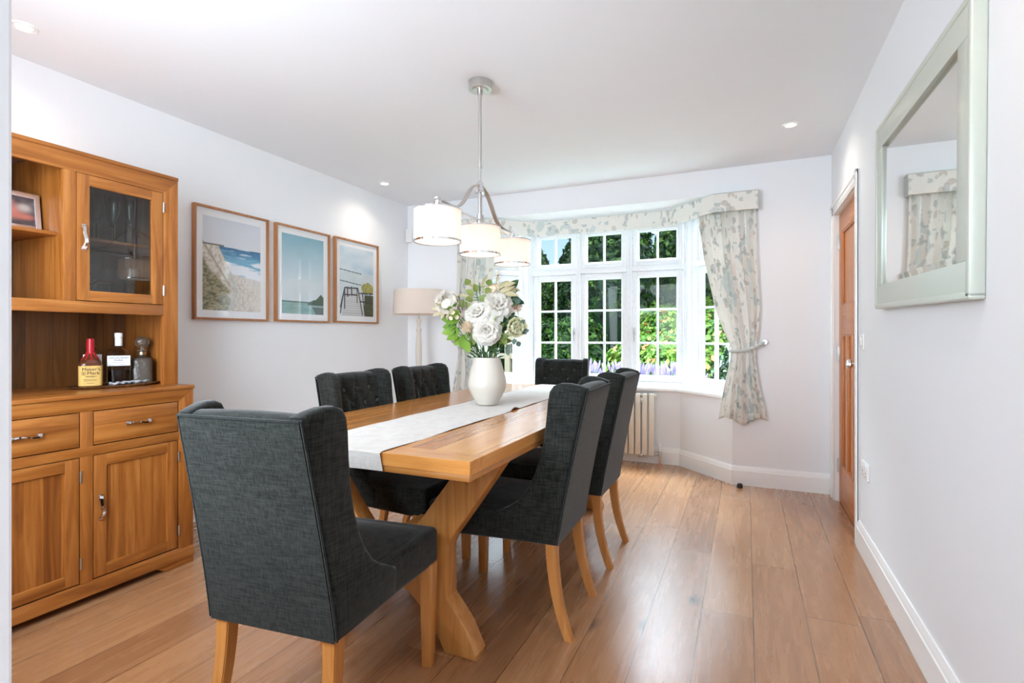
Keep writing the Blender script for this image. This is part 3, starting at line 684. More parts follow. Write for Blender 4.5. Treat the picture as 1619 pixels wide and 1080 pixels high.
g.build('glass', MIRROR, t, smooth=0)

# ------------------------------------------------------------------ dresser
DX = -2.585; HX = -2.69; CT = .902; D0, D1 = .42, 1.793   # front planes, counter height, ends
t = thing('dresser', 'tall oak dresser with glazed top doors over drawers and cupboards', 'dresser', (0, 0, 0))
t.location = (XL + .02, (D0 + D1) / 2, 0); ox, oy = XL + .02, (D0 + D1) / 2
def DB(b, x0, x1, y0, y1, z0, z1, bev=.003, seg=2): b.box(x0 - ox, x1 - ox, y0 - oy, y1 - oy, z0, z1, bev, seg)
XB = XL + .022
secs = [(.495, .871), (.918, 1.294), (1.341, 1.717)]
# base carcase
def DE(name, m, par, boxes, bev=.002, smooth=35):
    for q in boxes:
        b = B(); DB(b, *q, bev); b.build(name, m, par, smooth)
DE('side_panel', OAK['Z'], t, [(XB, DX - .0305, D0, D0 + .03, .036, .882), (XB, DX - .0305, D1 - .03, D1, .036, .882)])
for q in ([(D1 - .074, .094), (D1, .05), (D1, .882), (D1 - .074, .826)], [(D0 + .074, .094), (D0 + .074, .826), (D0, .882), (D0, .05)]):
    B().prism([(a - oy, c) for a, c in q], 'X', DX - .03 - ox, DX - ox, .002).build('front_stile', OAK['Z'], t)
B().prism([(a - oy, c) for a, c in ((D0, .882), (D0 + .074, .826), (D1 - .074, .826), (D1, .882))], 'X', DX - .03 - ox, DX - ox, .002).build('front_rail', OAK['Y'], t)
b = B(); DB(b, XB, DX + .006, D0 - .004, D1 + .004, .8825, CT, .004, 3); b.build('worktop', OAK['Y'], t)
DE('front_rail', OAK['Y'], t, [(DX - .03, DX - .001, D0 + .074, D1 - .074, .634, .674)], .001)
b = B(); b.prism([(DX + .008 - ox, .034), (DX + .008 - ox, .074), (DX - .004 - ox, .092), (XB - ox, .092), (XB - ox, .034)], 'Y', D0 - oy, D1 - oy, .002); b.build('plinth', OAK['Y'], t)
for (p0, p1) in ((D0, D0 + .19), (D1 - .19, D1)):
    for (q0, q1) in ((DX - .08, DX + .002), (XB + .01, XB + .09)):
        s = 1 if p0 > 1 else -1
        pts = [(p0 - oy, .034), (p1 - oy, .034), (p1 - oy - (.05 if s < 0 else 0), 0), (p0 - oy + (.05 if s > 0 else 0), 0)]
        b = B(); b.prism(pts, 'X', q0 - ox, q1 - ox, .002); b.build('bracket_foot', OAK['Y'], t)
DE('front_post', OAK['Z'], t, [(DX - .03, DX - .0015, a, c, .092, .826) for a, c in ((.871, .918), (1.294, 1.341))], .001)
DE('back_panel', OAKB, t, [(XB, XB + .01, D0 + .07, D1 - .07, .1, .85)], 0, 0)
def pull(parent, c, axis, L=.096):
    """bow handle: c = local centre on the face, axis 'Y' or 'Z'"""
    pts = []; 
    for i in range(17):
        u = i / 16; s = (u - .5) * L; wv = .004 * math.sin(u * 2 * PI); d = .006 + .016 * math.sin(u * PI) ** .7
        pts.append((c[0] + d, c[1] + (s if axis == 'Y' else wv), c[2] + (wv if axis == 'Y' else s)))
    b = B(); b.tube(pts, [1.25 - .35 * math.sin(i / 16 * PI) for i in range(17)], flat=(.013, .006) if axis == 'Y' else (.013, .006))
    for e_ in (-1, 1):
        q = (c[0], c[1] + (e_ * L / 2 if axis == 'Y' else 0), c[2] + (0 if axis == 'Y' else e_ * L / 2)); b.box(q[0] - .002, q[0] + .008, q[1] - .008, q[1] + .008, q[2] - .008, q[2] + .008, .002)
    return b.build('handle', CHROME, parent)
def hinge(parent, y, z_, x):
    b = B(); b.cyl((x - ox + .002, y - oy, z_), .0045, .05, 'Z', 10); b.build('hinge', NICKEL, parent)
for k, (a, c) in enumerate(secs):
    b = B(); DB(b, DX - .3, DX - .002, a + .004, c - .004, .6785, .8225, .002); dw = b.build('drawer', OAK['Y'], t)
    pull(dw, (DX - .003 - ox, (a + c) / 2 - oy, .752), 'Y')
    b = B(); S_, z0, z1 = .055, .0975, .6305
    fx = lambda b, q, mi: b.box(q[0] - ox, q[1] - ox, q[2] - oy, q[3] - oy, q[4], q[5], .002, mi=mi)
    for q, mi in (((DX - .025, DX - .003, a + .004, a + S_, z0, z1), 0), ((DX - .025, DX - .003, c - S_, c - .004, z0, z1), 0), ((DX - .025, DX - .003, a + S_ - .001, c - S_ + .001, z0, z0 + .048), 1), ((DX - .025, DX - .003, a + S_ - .001, c - S_ + .001, z1 - .05, z1), 1)): fx(b, q, mi)
    o = b.build('door', [OAK['Z'], OAK['Y']], t)
    b = B(); DB(b, DX - .02, DX - .012, a + S_ - .003, c - S_ + .003, z0 + .045, z1 - .045, 0); b.build('door_panel', OAKP, o, smooth=0)
    if k == 1: hs, hn = a + .028, c + .001
    elif k == 2: hs, hn = a + .028, c + .001
    else: hs, hn = c - .028, a - .001
    pull(o, (DX - .003 - ox, hs - oy, .40), 'Z')
    for zz in (.18, .55): hinge(o, hn, zz, DX - .003)
# hutch
HT = 1.968; H0, H1 = D0 + .01, D1 - .01
DE('hutch_side', OAK['Z'], t, [(XB, HX - .025, H0, H0 + .018, CT, HT - .02), (XB, HX - .025, H1 - .018, H1, CT, HT - .02)])
for q in ([(H1 - .075, CT), (H1, CT), (H1, 1.95), (H1 - .075, 1.874)], [(H0 + .075, CT), (H0 + .075, 1.874), (H0, 1.95), (H0, CT)]):
    B().prism([(a - oy, c) for a, c in q], 'X', HX - .024 - ox, HX - ox, .002).build('hutch_stile', OAK['Z'], t)
B().prism([(a - oy, c) for a, c in ((H0, 1.95), (H0 + .075, 1.874), (H1 - .075, 1.874), (H1, 1.95))], 'X', HX - .024 - ox, HX - ox, .002).build('hutch_rail', OAK['Y'], t)
DE('hutch_post', OAK['Z'], t, [(HX - .024, HX - .001, .865, .912, 1.3065, 1.874), (HX - .024, HX - .001, 1.283, 1.33, 1.3065, 1.874)], .001)
DE('cornice', OAK['Y'], t, [(XB, HX + .004, H0, H1, HT - .018, HT)]); DE('hutch_rail', OAK['Y'], t, [(HX - .022, HX, H0 + .075, H1 - .075, 1.254, 1.306)])
DE('hutch_base', OAK['Y'], t, [(XB + .012, HX - .0245, H0 + .018, H1 - .018, 1.285, 1.306)])
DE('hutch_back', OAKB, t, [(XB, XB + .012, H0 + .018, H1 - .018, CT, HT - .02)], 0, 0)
DE('hutch_divider', OAK['Z'], t, [(XB + .012, HX - .024, y_, y_ + .014, 1.306, HT - .02) for y_ in (.898, 1.283)], 0, 0)
DE('hutch_shelf', OAK['Y'], t, [(XB + .012, HX - .05, .915, 1.282, 1.588, 1.604), (XB + .012, HX - .05, 1.3, H1 - .02, 1.588, 1.602), (XB + .012, HX - .05, H0 + .02, .895, 1.588, 1.602)])
hd = [(.508, .865, -1), (1.33, 1.708, 1)]
for (a, c, s) in hd:
    b = B(); S_ = .052; z0, z1 = 1.309, 1.872
    for q, mi in (((HX - .02, HX + .0005, a + .002, a + S_, z0, z1), 0), ((HX - .02, HX + .0005, c - S_ - .004, c - .002, z0, z1), 0), ((HX - .02, HX + .0005, a + S_ - .001, c - S_ - .003, z0, z0 + .045), 1), ((HX - .02, HX + .0005, a + S_ - .001, c - S_ - .003, z1 - .048, z1), 1)): fx(b, q, mi)
    o = b.build('glazed_door', [OAK['Z'], OAK['Y']], t)
    b = B(); DB(b, HX - .013, HX - .009, a + S_ - .005, c - S_ + .001, z0 + .04, z1 - .042, 0); b.build('door_glass', CGLASS, o, smooth=0)
    pull(o, (HX + .0005 - ox, (a + .026 if s > 0 else c - .03) - oy, 1.59), 'Z', .1)
    for zz in (1.38, 1.80): hinge(o, c if s > 0 else a, zz, HX)
# photograph on the open shelf
t = thing('photo_frame', 'silver framed photograph leaning on the open dresser shelf', 'photo frame', (-2.83, 1.16, 1.606), R(78))
t.rotation_euler = (R(-6), 0, R(96))
b = B(); w_, h_, f = .225, .165, .022
b.box(-w_ / 2, -w_ / 2 + f, -.007, .007, 0, h_, .002); b.box(w_ / 2 - f, w_ / 2, -.007, .007, 0, h_, .002); b.box(-w_ / 2 + f, w_ / 2 - f, -.007, .007, 0, f, .002); b.box(-w_ / 2 + f, w_ / 2 - f, -.007, .007, h_ - f, h_, .002)
b.build('frame', mat('pink silver frame', (.72, .66, .66), .25, metal=.8), t)
B().box(-w_ / 2 + f - .002, w_ / 2 - f + .002, -.002, .005, f - .002, h_ - f + .002).build('backing', BLACK, t, smooth=0)
print_mesh('photograph', art_photo, w_ - 2 * f, h_ - 2 * f, 40, 30, t, Matrix.Translation((0, -.0025, h_ / 2)))
B().prism([(.006, .004), (.055, .004), (.008, .12)], 'X', -.02, .02).build('strut', BLACK, t, smooth=0)
# glasses in the cabinet
def glass(name, label, x, y, z_, prof, g):
    b = B(); b.lathe(prof, n=20); o = b.build(name, DRINK); o.location = (x, y, z_); tag(o, label, 'glass', g); return o
FL = [(0, 0), (.028, .001), (.028, .003), (.006, .007), (.003, .02), (.003, .085), (.008, .1), (.02, .14), (.025, .19), (.023, .222), (.022, .222), (.0235, .19), (.0185, .142), (.006, .103), (0, .1)]
WN = [(0, 0), (.03, .001), (.03, .003), (.006, .007), (.0035, .02), (.0035, .075), (.01, .085), (.032, .11), (.037, .14), (.034, .175), (.033, .175), (.0355, .14), (.03, .112), (.008, .089), (0, .087)]
UP = [(.041, 0), (.042, 0), (.036, .095), (.028, .105), (0, .106), (0, .103), (.027, .102), (.0345, .094)]
gy = [(-2.80, 1.405), (-2.80, 1.475), (-2.80, 1.545), (-2.80, 1.615), (-2.92, 1.44), (-2.92, 1.52), (-2.92, 1.6)]
gl = ['champagne flute nearest the handle on the upper dresser shelf', 'second champagne flute from the handle in the front row', 'third champagne flute from the handle in the front row', 'champagne flute nearest the hinges in the front row', 'back row champagne flute on the handle side', 'back row champagne flute in the middle', 'back row champagne flute on the hinge side']
for i, ((x, y), l) in enumerate(zip(gy, gl)): glass('champagne_flute', l, x, y, 1.6025, FL, 'champagne flutes behind the dresser glass')
glass('tumbler', 'upturned fluted tumbler resting on the lower cabinet shelf', -2.82, 1.5, 1.4, UP, 'glasses on the lower cabinet shelf').location.z = 1.3065
for x, y, l in ((-2.77, 1.43, 'stemmed wine glass nearest the handle on the lower shelf'), (-2.88, 1.56, 'stemmed wine glass behind the upturned tumbler'), (-2.78, 1.61, 'stemmed wine glass nearest the hinges on the lower shelf')): glass('wine_glass', l, x, y, 1.3065, WN, 'glasses on the lower cabinet shelf')
# tray and bottles
TX = -2.86
t = B(); t.lathe([(0, .004), (.118, .004), (.135, .010), (.140, .014), (.142, .013), (.136, .006), (.120, 0), (0, 0)], n=56)
o = t.build('serving_tray', TRAYM); o.scale = (.78, 1.42, 1); o.location = (TX + .01, 1.575, CT); tag(o, 'oval dull metal tray under the bottles on the dresser', 'tray')
TZ = CT + .004
LIQ = mat('amber whisky', (.35, .12, .03), .05, trans=.5); LIQ2 = mat('dark whisky', (.16, .05, .02), .05, trans=.4)
WAX = mat('red sealing wax', (.45, .01, .02), .3); PARCH = mat('cream paper label', srgb(212, 174, 98), .7); WLAB = mat('white paper label', srgb(226, 226, 230), .6); INK = mat('black print', (.03, .02, .02), .6)
t = thing('whiskey_bottle', 'square whiskey bottle with dripping red wax neck and cream label', 'bottle', (TX + .02, 1.462, TZ), R(62)); t.scale = (.93, .93, .97)
# local -y faces the camera
sqf = lambda z_: 5 if z_ < .115 else max(2, 5 - (z_ - .115) * 60)
B().lathe([(0, 0), (.042, 0), (.046, .005), (.0475, .11), (.044, .125), (.03, .145), (.017, .165), (.0145, .175), (.0145, .2), (0, .2)], n=40, sq=sqf).build('bottle_body', LIQ2, t)
b = B(); b.lathe([(.0165, .16), (.0165, .225), (.0155, .238), (.008, .241), (0, .241)], n=20)
for i in range(9):
    a = i * 2 * PI / 9; L = .02 + .018 * ((i * 37) % 5) / 4
    b.tube([(math.cos(a) * .0165, math.sin(a) * .0165, .172), (math.cos(a) * .019, math.sin(a) * .019, .16), (math.cos(a) * .027, math.sin(a) * .027, .15), (math.cos(a) * (.03 + L * .3), math.sin(a) * (.03 + L * .3), .146 - L * .4)], [.004, .004, .0035, .003], 6)
b.build('wax_seal', WAX, t)
B().lathe([(.0468, .012), (.048, .012), (.0488, .108), (.0476, .108), (.0468, .012)], n=40, sq=5).build('paper_label', PARCH, t)
def face(zc, dx=0, y_=-.0496): return Matrix.Translation((dx, y_, zc)) @ Matrix.Rotation(PI / 2, 4, 'X')
text_mesh("Maker's", .022, .0004, INK, t, face(.085, .003), sx=1.05); text_mesh("Mark", .022, .0004, INK, t, face(.066, .012), sx=1.1)
text_mesh("WHISKY", .010, .0004, INK, t, face(.053, .003), sx=1.2)
b = B()
for i in range(20): 
    a0, a1 = i * 2 * PI / 20, (i + 1) * 2 * PI / 20; b.tube([(-.026 + .008 * math.cos(a0), -.0496, .072 + .008 * math.sin(a0)), (-.026 + .008 * math.cos(a1), -.0496, .072 + .008 * math.sin(a1))], .0007, 4)
b.tube([(-.030, -.0496, .072), (-.022, -.0496, .072)], .0008, 4); b.tube([(-.026, -.0496, .067), (-.026, -.0496, .077)], .0008, 4)
for k, ww in ((.042, .052), (.036, .05), (.024, .03)): b.box(-ww / 2, ww / 2, -.0499, -.0492, k, k + .0012)
b.build('label_print', INK, t, smooth=0)
t = thing('malt_bottle', 'clear broad shouldered whisky bottle with white stopper and white label', 'bottle', (TX + .01, 1.59, TZ), R(62)); t.scale = (.88, .9, 1)
ov = Matrix.Diagonal((1.25, .75, 1, 1))
BO = B().lathe([(0, 0), (.04, 0), (.044, .006), (.046, .14), (.044, .16), (.035, .178), (.018, .187), (.014, .195), (.014, .215), (.012, .215), (.012, .195), (.016, .184), (.033, .174), (.041, .158), (.043, .14), (.041, .008), (0, .006)], n=40, sq=lambda z_: 3.4 if z_ < .165 else 2, M=ov).build('bottle_body', BGLASS, t)
B().lathe([(0, .009), (.038, .009), (.04, .012), (.0405, .075), (0, .075)], n=40, sq=3.4, M=ov).build('whisky', LIQ, t)
b = B(); b.lathe([(.0175, .196), (.0175, .235), (.0165, .237), (.019, .238), (.0195, .256), (.018, .26), (0, .26)], n=24); b.build('stopper', WPLAS, t)
b = B(); b.box(-.052, .052, -.0372, -.0362, .098, .148, .0004); b.build('paper_label', WLAB, t)
fm = lambda zc: Matrix.Translation((0, -.0376, zc)) @ Matrix.Rotation(PI / 2, 4, 'X')
text_mesh('HIGHLAND', .0125, .0003, INK, t, fm(.133), sx=1.35); text_mesh('PARK', .0125, .0003, INK, t, fm(.121), sx=1.35)
b = B(); b.box(-.032, .032, -.0378, -.0372, .1135, .1143); b.box(-.045, -.02, -.0378, -.0372, .102, .1032); b.box(.005, .03, -.0378, -.0372, .102, .1032); b.build('label_print', INK, t, smooth=0)
t = thing('decanter', 'square cut glass decanter with round stopper on the metal tray', 'decanter', (TX + .01, 1.70, TZ), R(58))
B().lathe([(0, 0), (.042, 0), (.045, .004), (.045, .118), (.04, .13), (.02, .14), (.014, .15), (.015, .165), (.02, .168), (.02, .174), (0, .174)], n=40, sq=lambda z_: 6 if z_ < .135 else 2).build('bottle_body', CUT, t)
B().lathe([(.0145, .148), (.0175, .148), (.018, .163), (.0155, .164), (.0145, .148)], n=24).build('collar', mat('tarnished silver collar', (.6, .5, .34), .3, metal=1), t)
b = B(); b.ball((0, 0, .212), .031, 1, .45, .95, 20); b.cyl((0, 0, .18), .009, .02); b.build('stopper', CUT, t)
t = thing('spirit_bottle', 'clear bottle with pale label standing behind the red wax bottle', 'bottle', (TX - .075, 1.52, TZ), R(62))
B().lathe([(0, 0), (.04, 0), (.042, .005), (.042, .15), (.038, .17), (.02, .18), (.014, .185), (.014, .2), (0, .2)], n=32, sq=4).build('bottle_body', BGLASS, t)
B().box(-.036, .036, -.0436, -.0426, .115, .155, .0004).build('paper_label', WLAB, t)
b = B()
b.grid(lambda u, v: ((u - .5) * .05 + .006 * math.sin(v * 9), (v - .5) * .17 + .01 * math.sin(u * 7), .010 + .006 * math.sin(u * 11 + v * 17) * math.cos(v * 13) + .008), 16, 40)
b.grid(lambda u, v: ((u - .5) * .05 + .006 * math.sin(v * 9), (v - .5) * .17 + .01 * math.sin(u * 7), .008), 16, 40)
o = b.build('foil_packet', GREYF); o.location = (TX + .075, 1.60, TZ + .0); tag(o, 'crumpled clear packet lying at the front of the metal tray', 'packet')

# ------------------------------------------------------------------ dining table
TX0, TX1, TY0, TY1, TH = -1.782, -.742, 1.36, 3.755, .78
cx, cy = (TX0 + TX1) / 2, (TY0 + TY1) / 2; hx, hy = (TX1 - TX0) / 2, (TY1 - TY0) / 2
t = thing('dining_table', 'long oak dining table on crossed trestle legs', 'table', (cx, cy, 0))
eb = .1
B().box(-hx, hx, -hy + eb, hy - eb, TH - .042, TH, .0008, 1).build('tabletop', TOP, t)
for s in (-1, 1):
    B().box(-hx, hx, *( (-hy, -hy + eb - .0006) if s < 0 else (hy - eb + .0006, hy)), TH - .042, TH, .0008, 1).build('breadboard_end', TEND, t)
for q in ((-hy + .003, -hy + .09), (hy - .09, hy - .003)): B().box(-hx + .003, hx - .003, *q, TH - .062, TH - .042, .002).build('end_apron', TLEG['X'], t)
for q in ((-hx + .003, -hx + .07), (hx - .07, hx - .003)): B().box(*q, -hy + .09, hy - .09, TH - .062, TH - .042, .002).build('side_apron', TLEG['Y'], t)
zt = TH - .062
def leg_poly():
    r = []
    rt = [(.50, zt), (.468, .67), (.39, .558), (.325, .468), (.283, .41), (.271, .38), (.271, .20), (.30, .165), (.345, .11), (.392, .02), (.388, 0), (.262, 0), (.204, .107), (.101, .195), (.0, .225)]
    lt = [(-x, z_) for x, z_ in rt[:-1]][::-1]
    top = [(-.345, zt), (-.27, .615), (-.17, .485), (-.09, .39), (0, .345), (.09, .39), (.17, .485), (.27, .615), (.345, zt)]
    return rt + lt + top
for yy in (1.64 - cy, TY1 - (1.64 - TY0) - .078 - cy):
    B().prism(leg_poly(), 'Y', yy, yy + .078, .006, 2).build('trestle', TLEG['Z'], t)
    B().box(-.46, .46, yy + .01, yy + .068, zt - .03, zt - .0005, .003).build('top_bearer', TLEG['X'], t)
B().box(-.045, .045, 1.718 - cy, TY1 - (1.64 - TY0) - .078 - cy, .27, .37, .006).build('stretcher', TLEG['Y'], t)
# runner
b = B(); rx0, rx1 = -1.428 - cx, -1.062 - cx
y_a, y_b = -hy - .008, hy + .008; Ls = (y_b - y_a) + .12
def run_pt(u, v):
    x = rx0 + (rx1 - rx0) * u + (.006 * math.sin(v * 5)); s = v * Ls - .06 
    zz = .0022 + .0016 * (math.sin(v * 40 + u * 3) * math.sin(u * 9 + v * 13)) + .0012 * math.sin(v * 23 + u * 8)
    if s < 0: q = -s; return (x + q * .15, y_a - .003 - .006 * math.sin(u * 5) * q / .06 , TH + .001 - q)
    if s > y_b - y_a: q = s - (y_b - y_a); return (x, y_b + .003, TH + .001 - q)
    if u > .93 and .42 < v < .46: zz += .012 * math.sin((v - .42) / .04 * PI) * (u - .93) / .07
    return (x, y_a + s, TH + zz)
b.grid(run_pt, 25, 180)
b.grid(lambda u, v: tuple(Vector(run_pt(u, v)) + (Vector((0, 0, -.0012)) if 60 / 1000 < v * Ls < Ls - .06 else Vector((0, .0012 * (1 if v < .5 else -1), 0)))), 25, 180)
o = b.build('table_runner', RUNNER, smooth=60); o.location = (cx, cy, 0.0006); tag(o, 'off white linen runner lying along the oak table', 'table runner')

# ------------------------------------------------------------------ chairs
def chair(label):
    t = thing('dining_chair', label, 'chair', group='charcoal wingback dining chairs')
    ZB, ZTOP = .355, .955
    hw = lambda z_: .174 + .004 * (z_ - .4)
    def rear(z_): k = max(0, (z_ - ZB) / (ZTOP - ZB)); return -.118 * k ** 1.15
    rw = lambda z_: .2065 - .017 * (z_ - ZB) / (ZTOP - ZB)
    btn = []
    for r_, zz in enumerate((.875, .80, .725, .65, .575)):
        for x_ in ((-.1, 0, .1) if r_ % 2 == 0 else (-.15, -.05, .05, .15)): btn.append((x_, zz))
    segs = []
    for i, (xa, za) in enumerate(btn):
        for (xb, zb) in btn[i + 1:]:
            if abs(zb - za + .075) < .01 and abs(abs(xa - xb) - .05) < .01: segs.append((xa, za, xb, zb))
    for x_, zz in btn[:3]: segs.append((x_, zz, x_, .955))
    def dimple(x, z_):
        d = 0
        for bx, bz in btn: d = max(d, .017 * math.exp(-((x - bx) ** 2 + (z_ - bz) ** 2) / .024 ** 2))
        for xa, za, xb, zb in segs:
            dx, dz = xb - xa, zb - za; k = max(0, min(1, ((x - xa) * dx + (z_ - za) * dz) / (dx * dx + dz * dz)))
            r2 = (x - xa - k * dx) ** 2 + (z_ - za - k * dz) ** 2; d = max(d, .008 * math.exp(-r2 / .0085 ** 2))
        return d
    # backrest: loop of profile from rear bottom over the top and down the front
    prof = []
    for i in range(14): prof.append((0, ZB + (ZTOP - .02 - ZB) * i / 13, 0))
    for a in range(1, 8): prof.append((1, a / 8, 0))
    for i in range(34): prof.append((2, (ZTOP - .02) - (ZTOP - .02 - .46) * i / 33, 0))
    TK = .078
    def bp(u, j):
        k, q, _ = prof[j]; x = (u - .5) * 2
        crown = .006 * (1 - x * x)
        if k == 0: return (x * rw(q), rear(q), q)
        if k == 1:
            a = PI * q; zc = ZTOP - .02; y0 = rear(zc); return (x * (rw(zc) + (hw(zc) - .006 - rw(zc)) * q), y0 + TK * (1 - math.cos(a)) / 2, zc + (.02 + crown) * math.sin(a))
        X_ = x * hw(q); return (X_, rear(q) + TK + .008 * (1 - x ** 4) - dimple(X_, q) - .0 , q)
    b = B(); nu = 46; nv = len(prof)
    b.grid(lambda u, v: bp(u, int(round(v * (nv - 1)))), nu, nv)
    bk = b.build('backrest', CHAIRF, t, smooth=70)
    # buttons (children of the backrest)
    for bx, bz in btn[:7]:
        b = B(); b.ball((bx, rear(bz) + TK - .002, bz), .0125, 1, .6, 1, 14); b.build('button', BUTT, bk, smooth=80)
    # wings with the side of the frame
    fp = [(.275, ZB), (.275, .445), (.245, .462), (.20, .484), (.158, .515), (.122, .56), (.092, .62), (.072, .68), (.056, .75), (.045, .83), (.038, .90), (.03, .94), (.015, .962), (-.01, .972), (-.045, .972), (-.08, .965), (rear(ZTOP) + .004, ZTOP)]
    bp_ = [(rear(zz) + .010, zz) for zz in (.92, .85, .75, .65, .55, .45, ZB)]
    poly = fp + bp_
    for s in (-1, 1):
        b = B(); b.prism(poly, 'X', .166 * s, .214 * s, .014, 3)
        for v in b.bm.verts:
            kz = min(1, max(0, (v.co.z - ZB) / (ZTOP - ZB))); v.co.x += s * (-.017 * kz + (.04 + .17 * kz) * max(0, v.co.y - rear(v.co.z)))
        w_ = b.build('wing', CHAIRF, t, smooth=50)
        b = B(); b.tube([(s * (rw(zz) + .005), rear(zz) + .003, zz) for zz in [ZB + .005 + i * (ZTOP - ZB - .012) / 12 for i in range(13)]], .0032, 6); b.build('piping', PIPE, w_, smooth=80)
    B().tube([(x, rear(ZTOP - .012) + .0, ZTOP - .010) for x in (-.192, -.1, 0, .1, .192)], .0032, 6).build('piping', PIPE, bk, smooth=80)
    # seat
    def sf(x, y, z_): k = max(0, (y - .03)) / .53; return (x * (1 + .10 * k), y, z_ - (.012 * k if z_ < .4 else 0))
    b = B(); b.box(-.212, .212, .02, .555, ZB, .475, .022, 4, fn=sf)
    b.grid(lambda u, v: ((u - .5) * .40 * (1 + .10 * v), .03 + .5 * v, .4705 + .022 * (1 - (2 * u - 1) ** 4) * (1 - abs(2 * v - 1) ** 4)), 15, 15)
    b.build('seat', CHAIRF, t, smooth=60)
    for s in (-1, 1):
        b = B(); pts = []
        for i in range(13):
            k = i / 12; zz = .375 * (1 - k); pts.append((s * (.178 + .008 * k), .032 - .002 * k - .068 * k ** 2.2, zz))
        t2 = bmesh.new(); rings = []
        for k, p in enumerate(pts):
            h_ = .022 - .006 * k / 12; rings.append([t2.verts.new((p[0] + a * h_, p[1] + c * h_, p[2])) for a, c in ((-1, -1), (1, -1), (1, 1), (-1, 1))])
        for a, c in zip(rings, rings[1:]):
            for j in range(4): t2.faces.new((a[j], a[(j + 1) % 4], c[(j + 1) % 4], c[j]))
        t2.faces.new(rings[0]); t2.faces.new(rings[-1][::-1]); bmesh.ops.recalc_face_normals(t2, faces=t2.faces); bmesh.ops.bevel(t2, geom=[e for e in t2.edges if abs(e.verts[0].co.z - e.verts[1].co.z) > .001], offset=.003, segments=2, affect='EDGES')
        b._add(t2); b.build('leg', CLEG, t, smooth=40)
        b = B(); b.box(s * .212 - .024, s * .212 + .024, .488, .536, 0, .36, .003, fn=lambda x, y, z_: ((x - s * .212) * (.72 + .28 * z_ / .36) + s * .212, (y - .512) * (.72 + .28 * z_ / .36) + .512, z_)); b.build('leg', CLEG, t, smooth=40)
    return t
c0 = chair('nearest charcoal wingback chair at the head of the table, back to the camera')
places = [(-1.174, 1.03, R(6), None),
          (-.655, 2.09, R(91.5), 'near charcoal wingback chair on the right side, nearest the door wall corner of the table'),
          (-.655, 2.765, R(90), 'charcoal wingback chair on the right side, the one farther along towards the radiator'),
          (-1.835, 2.175, R(-90), 'charcoal buttoned wingback chair on the left side nearer the dresser'),
          (-1.835, 2.79, R(-90), 'charcoal buttoned wingback chair on the left side in front of the floor lamp'),
          (-1.375, 4.085, R(180), 'charcoal buttoned wingback chair at the far head of the table, back to the window')]
places[1] = (*places[1][:3], 'charcoal wingback chair on the right side, the one nearer the camera')
for i, (x, y, a, l) in enumerate(places):
    o = c0 if i == 0 else copy_tree(c0)
    o.location = (x, y, 0); o.rotation_euler = (0, 0, a)
    if l: o['label'] = l

# ------------------------------------------------------------------ vase and flowers
VX, VY, VZ = -1.262, 2.505, TH + .0055
o = B().lathe([(0, 0), (.05, 0), (.056, .004), (.062, .015), (.082, .05), (.100, .088), (.104, .105), (.102, .125), (.092, .17), (.079, .215), (.070, .245), (.069, .251), (.066, .251), (.066, .244), (.076, .212), (.089, .168), (.098, .125), (.096, .1), (.078, .052), (.056, .016), (0, .012)], n=64).build('flower_vase', CERAM, smooth=50)
o.location = (VX, VY, VZ); tag(o, 'white tapered ceramic vase on the linen table runner', 'vase')
STEM = leaf_mat('flower stem', srgb(62, 92, 40), srgb(92, 122, 56), .1)
PW = leaf_mat('white petal', srgb(250, 248, 242), srgb(254, 252, 248), .6, .7); PC = leaf_mat('cream petal', srgb(248, 234, 210), srgb(252, 242, 224), .45, .7)
PY_ = leaf_mat('pale yellow green petal', srgb(248, 248, 222), srgb(252, 252, 236), .6, .7); PP = leaf_mat('blush petal', srgb(236, 208, 196), srgb(244, 222, 210), .35, .7)
GL = leaf_mat('bright green leaf', srgb(104, 146, 52), srgb(140, 176, 72), .3); GO = leaf_mat('olive green leaf', srgb(108, 128, 62), srgb(138, 152, 84), .25)
GD = leaf_mat('dark green leaf', srgb(44, 76, 46), srgb(70, 102, 60), .15); GG = leaf_mat('blue grey leaf', srgb(70, 92, 86), srgb(104, 124, 112), .15); GP = leaf_mat('pale sage leaf', srgb(176, 168, 128), srgb(206, 196, 160), .25)
th_ = math.radians(24.03); RV = Vector((math.cos(th_), math.sin(th_), 0)); FV = Vector((-math.sin(th_), math.cos(th_), 0))
def bpos(px, py, fwd=0.0):
    """spot in the bouquet: metres right of and above the vase centre as seen in the photograph, moved fwd away from the room's door"""
    d = 2.80 + fwd
    X = RV * ((px - 809.5) / 830.86 * d) + FV * d; return Vector((X.x, X.y, 1.15 + (531.56 - py) / 830.86 * d))
def basis(n):
    n = n.normalized(); a = Vector((0, 0, 1)) if abs(n.z) < .95 else Vector((1, 0, 0)); x = a.cross(n).normalized(); return Matrix((x, n.cross(x), n)).transposed().to_4x4()
def add_stem(b, tip, mi=0, r=.0025, seed=0):
    a = seed * 2.4; r0 = .03 + .018 * ((seed * 7) % 3); base = Vector((VX + .6 * r0 * math.cos(a), VY + .6 * r0 * math.sin(a), VZ + .06)); neck = Vector((VX + r0 * math.cos(a) * .5 + (tip.x - VX) * .16, VY + r0 * math.sin(a) * .5 + (tip.y - VY) * .16, VZ + .262))
    dxy = Vector((neck.x - VX, neck.y - VY)); 
    if dxy.length > .055: dxy = dxy.normalized() * .055; neck.x, neck.y = VX + dxy.x, VY + dxy.y
    pts = [base]
    for i in range(9):
        u = i / 8; m_ = neck + (tip - neck) * .55 + Vector((0, 0, .03)); pts.append(neck * (1 - u) ** 2 + m_ * 2 * u * (1 - u) + tip * u * u)
    b.tube(pts, r, 6, mi=mi); return pts
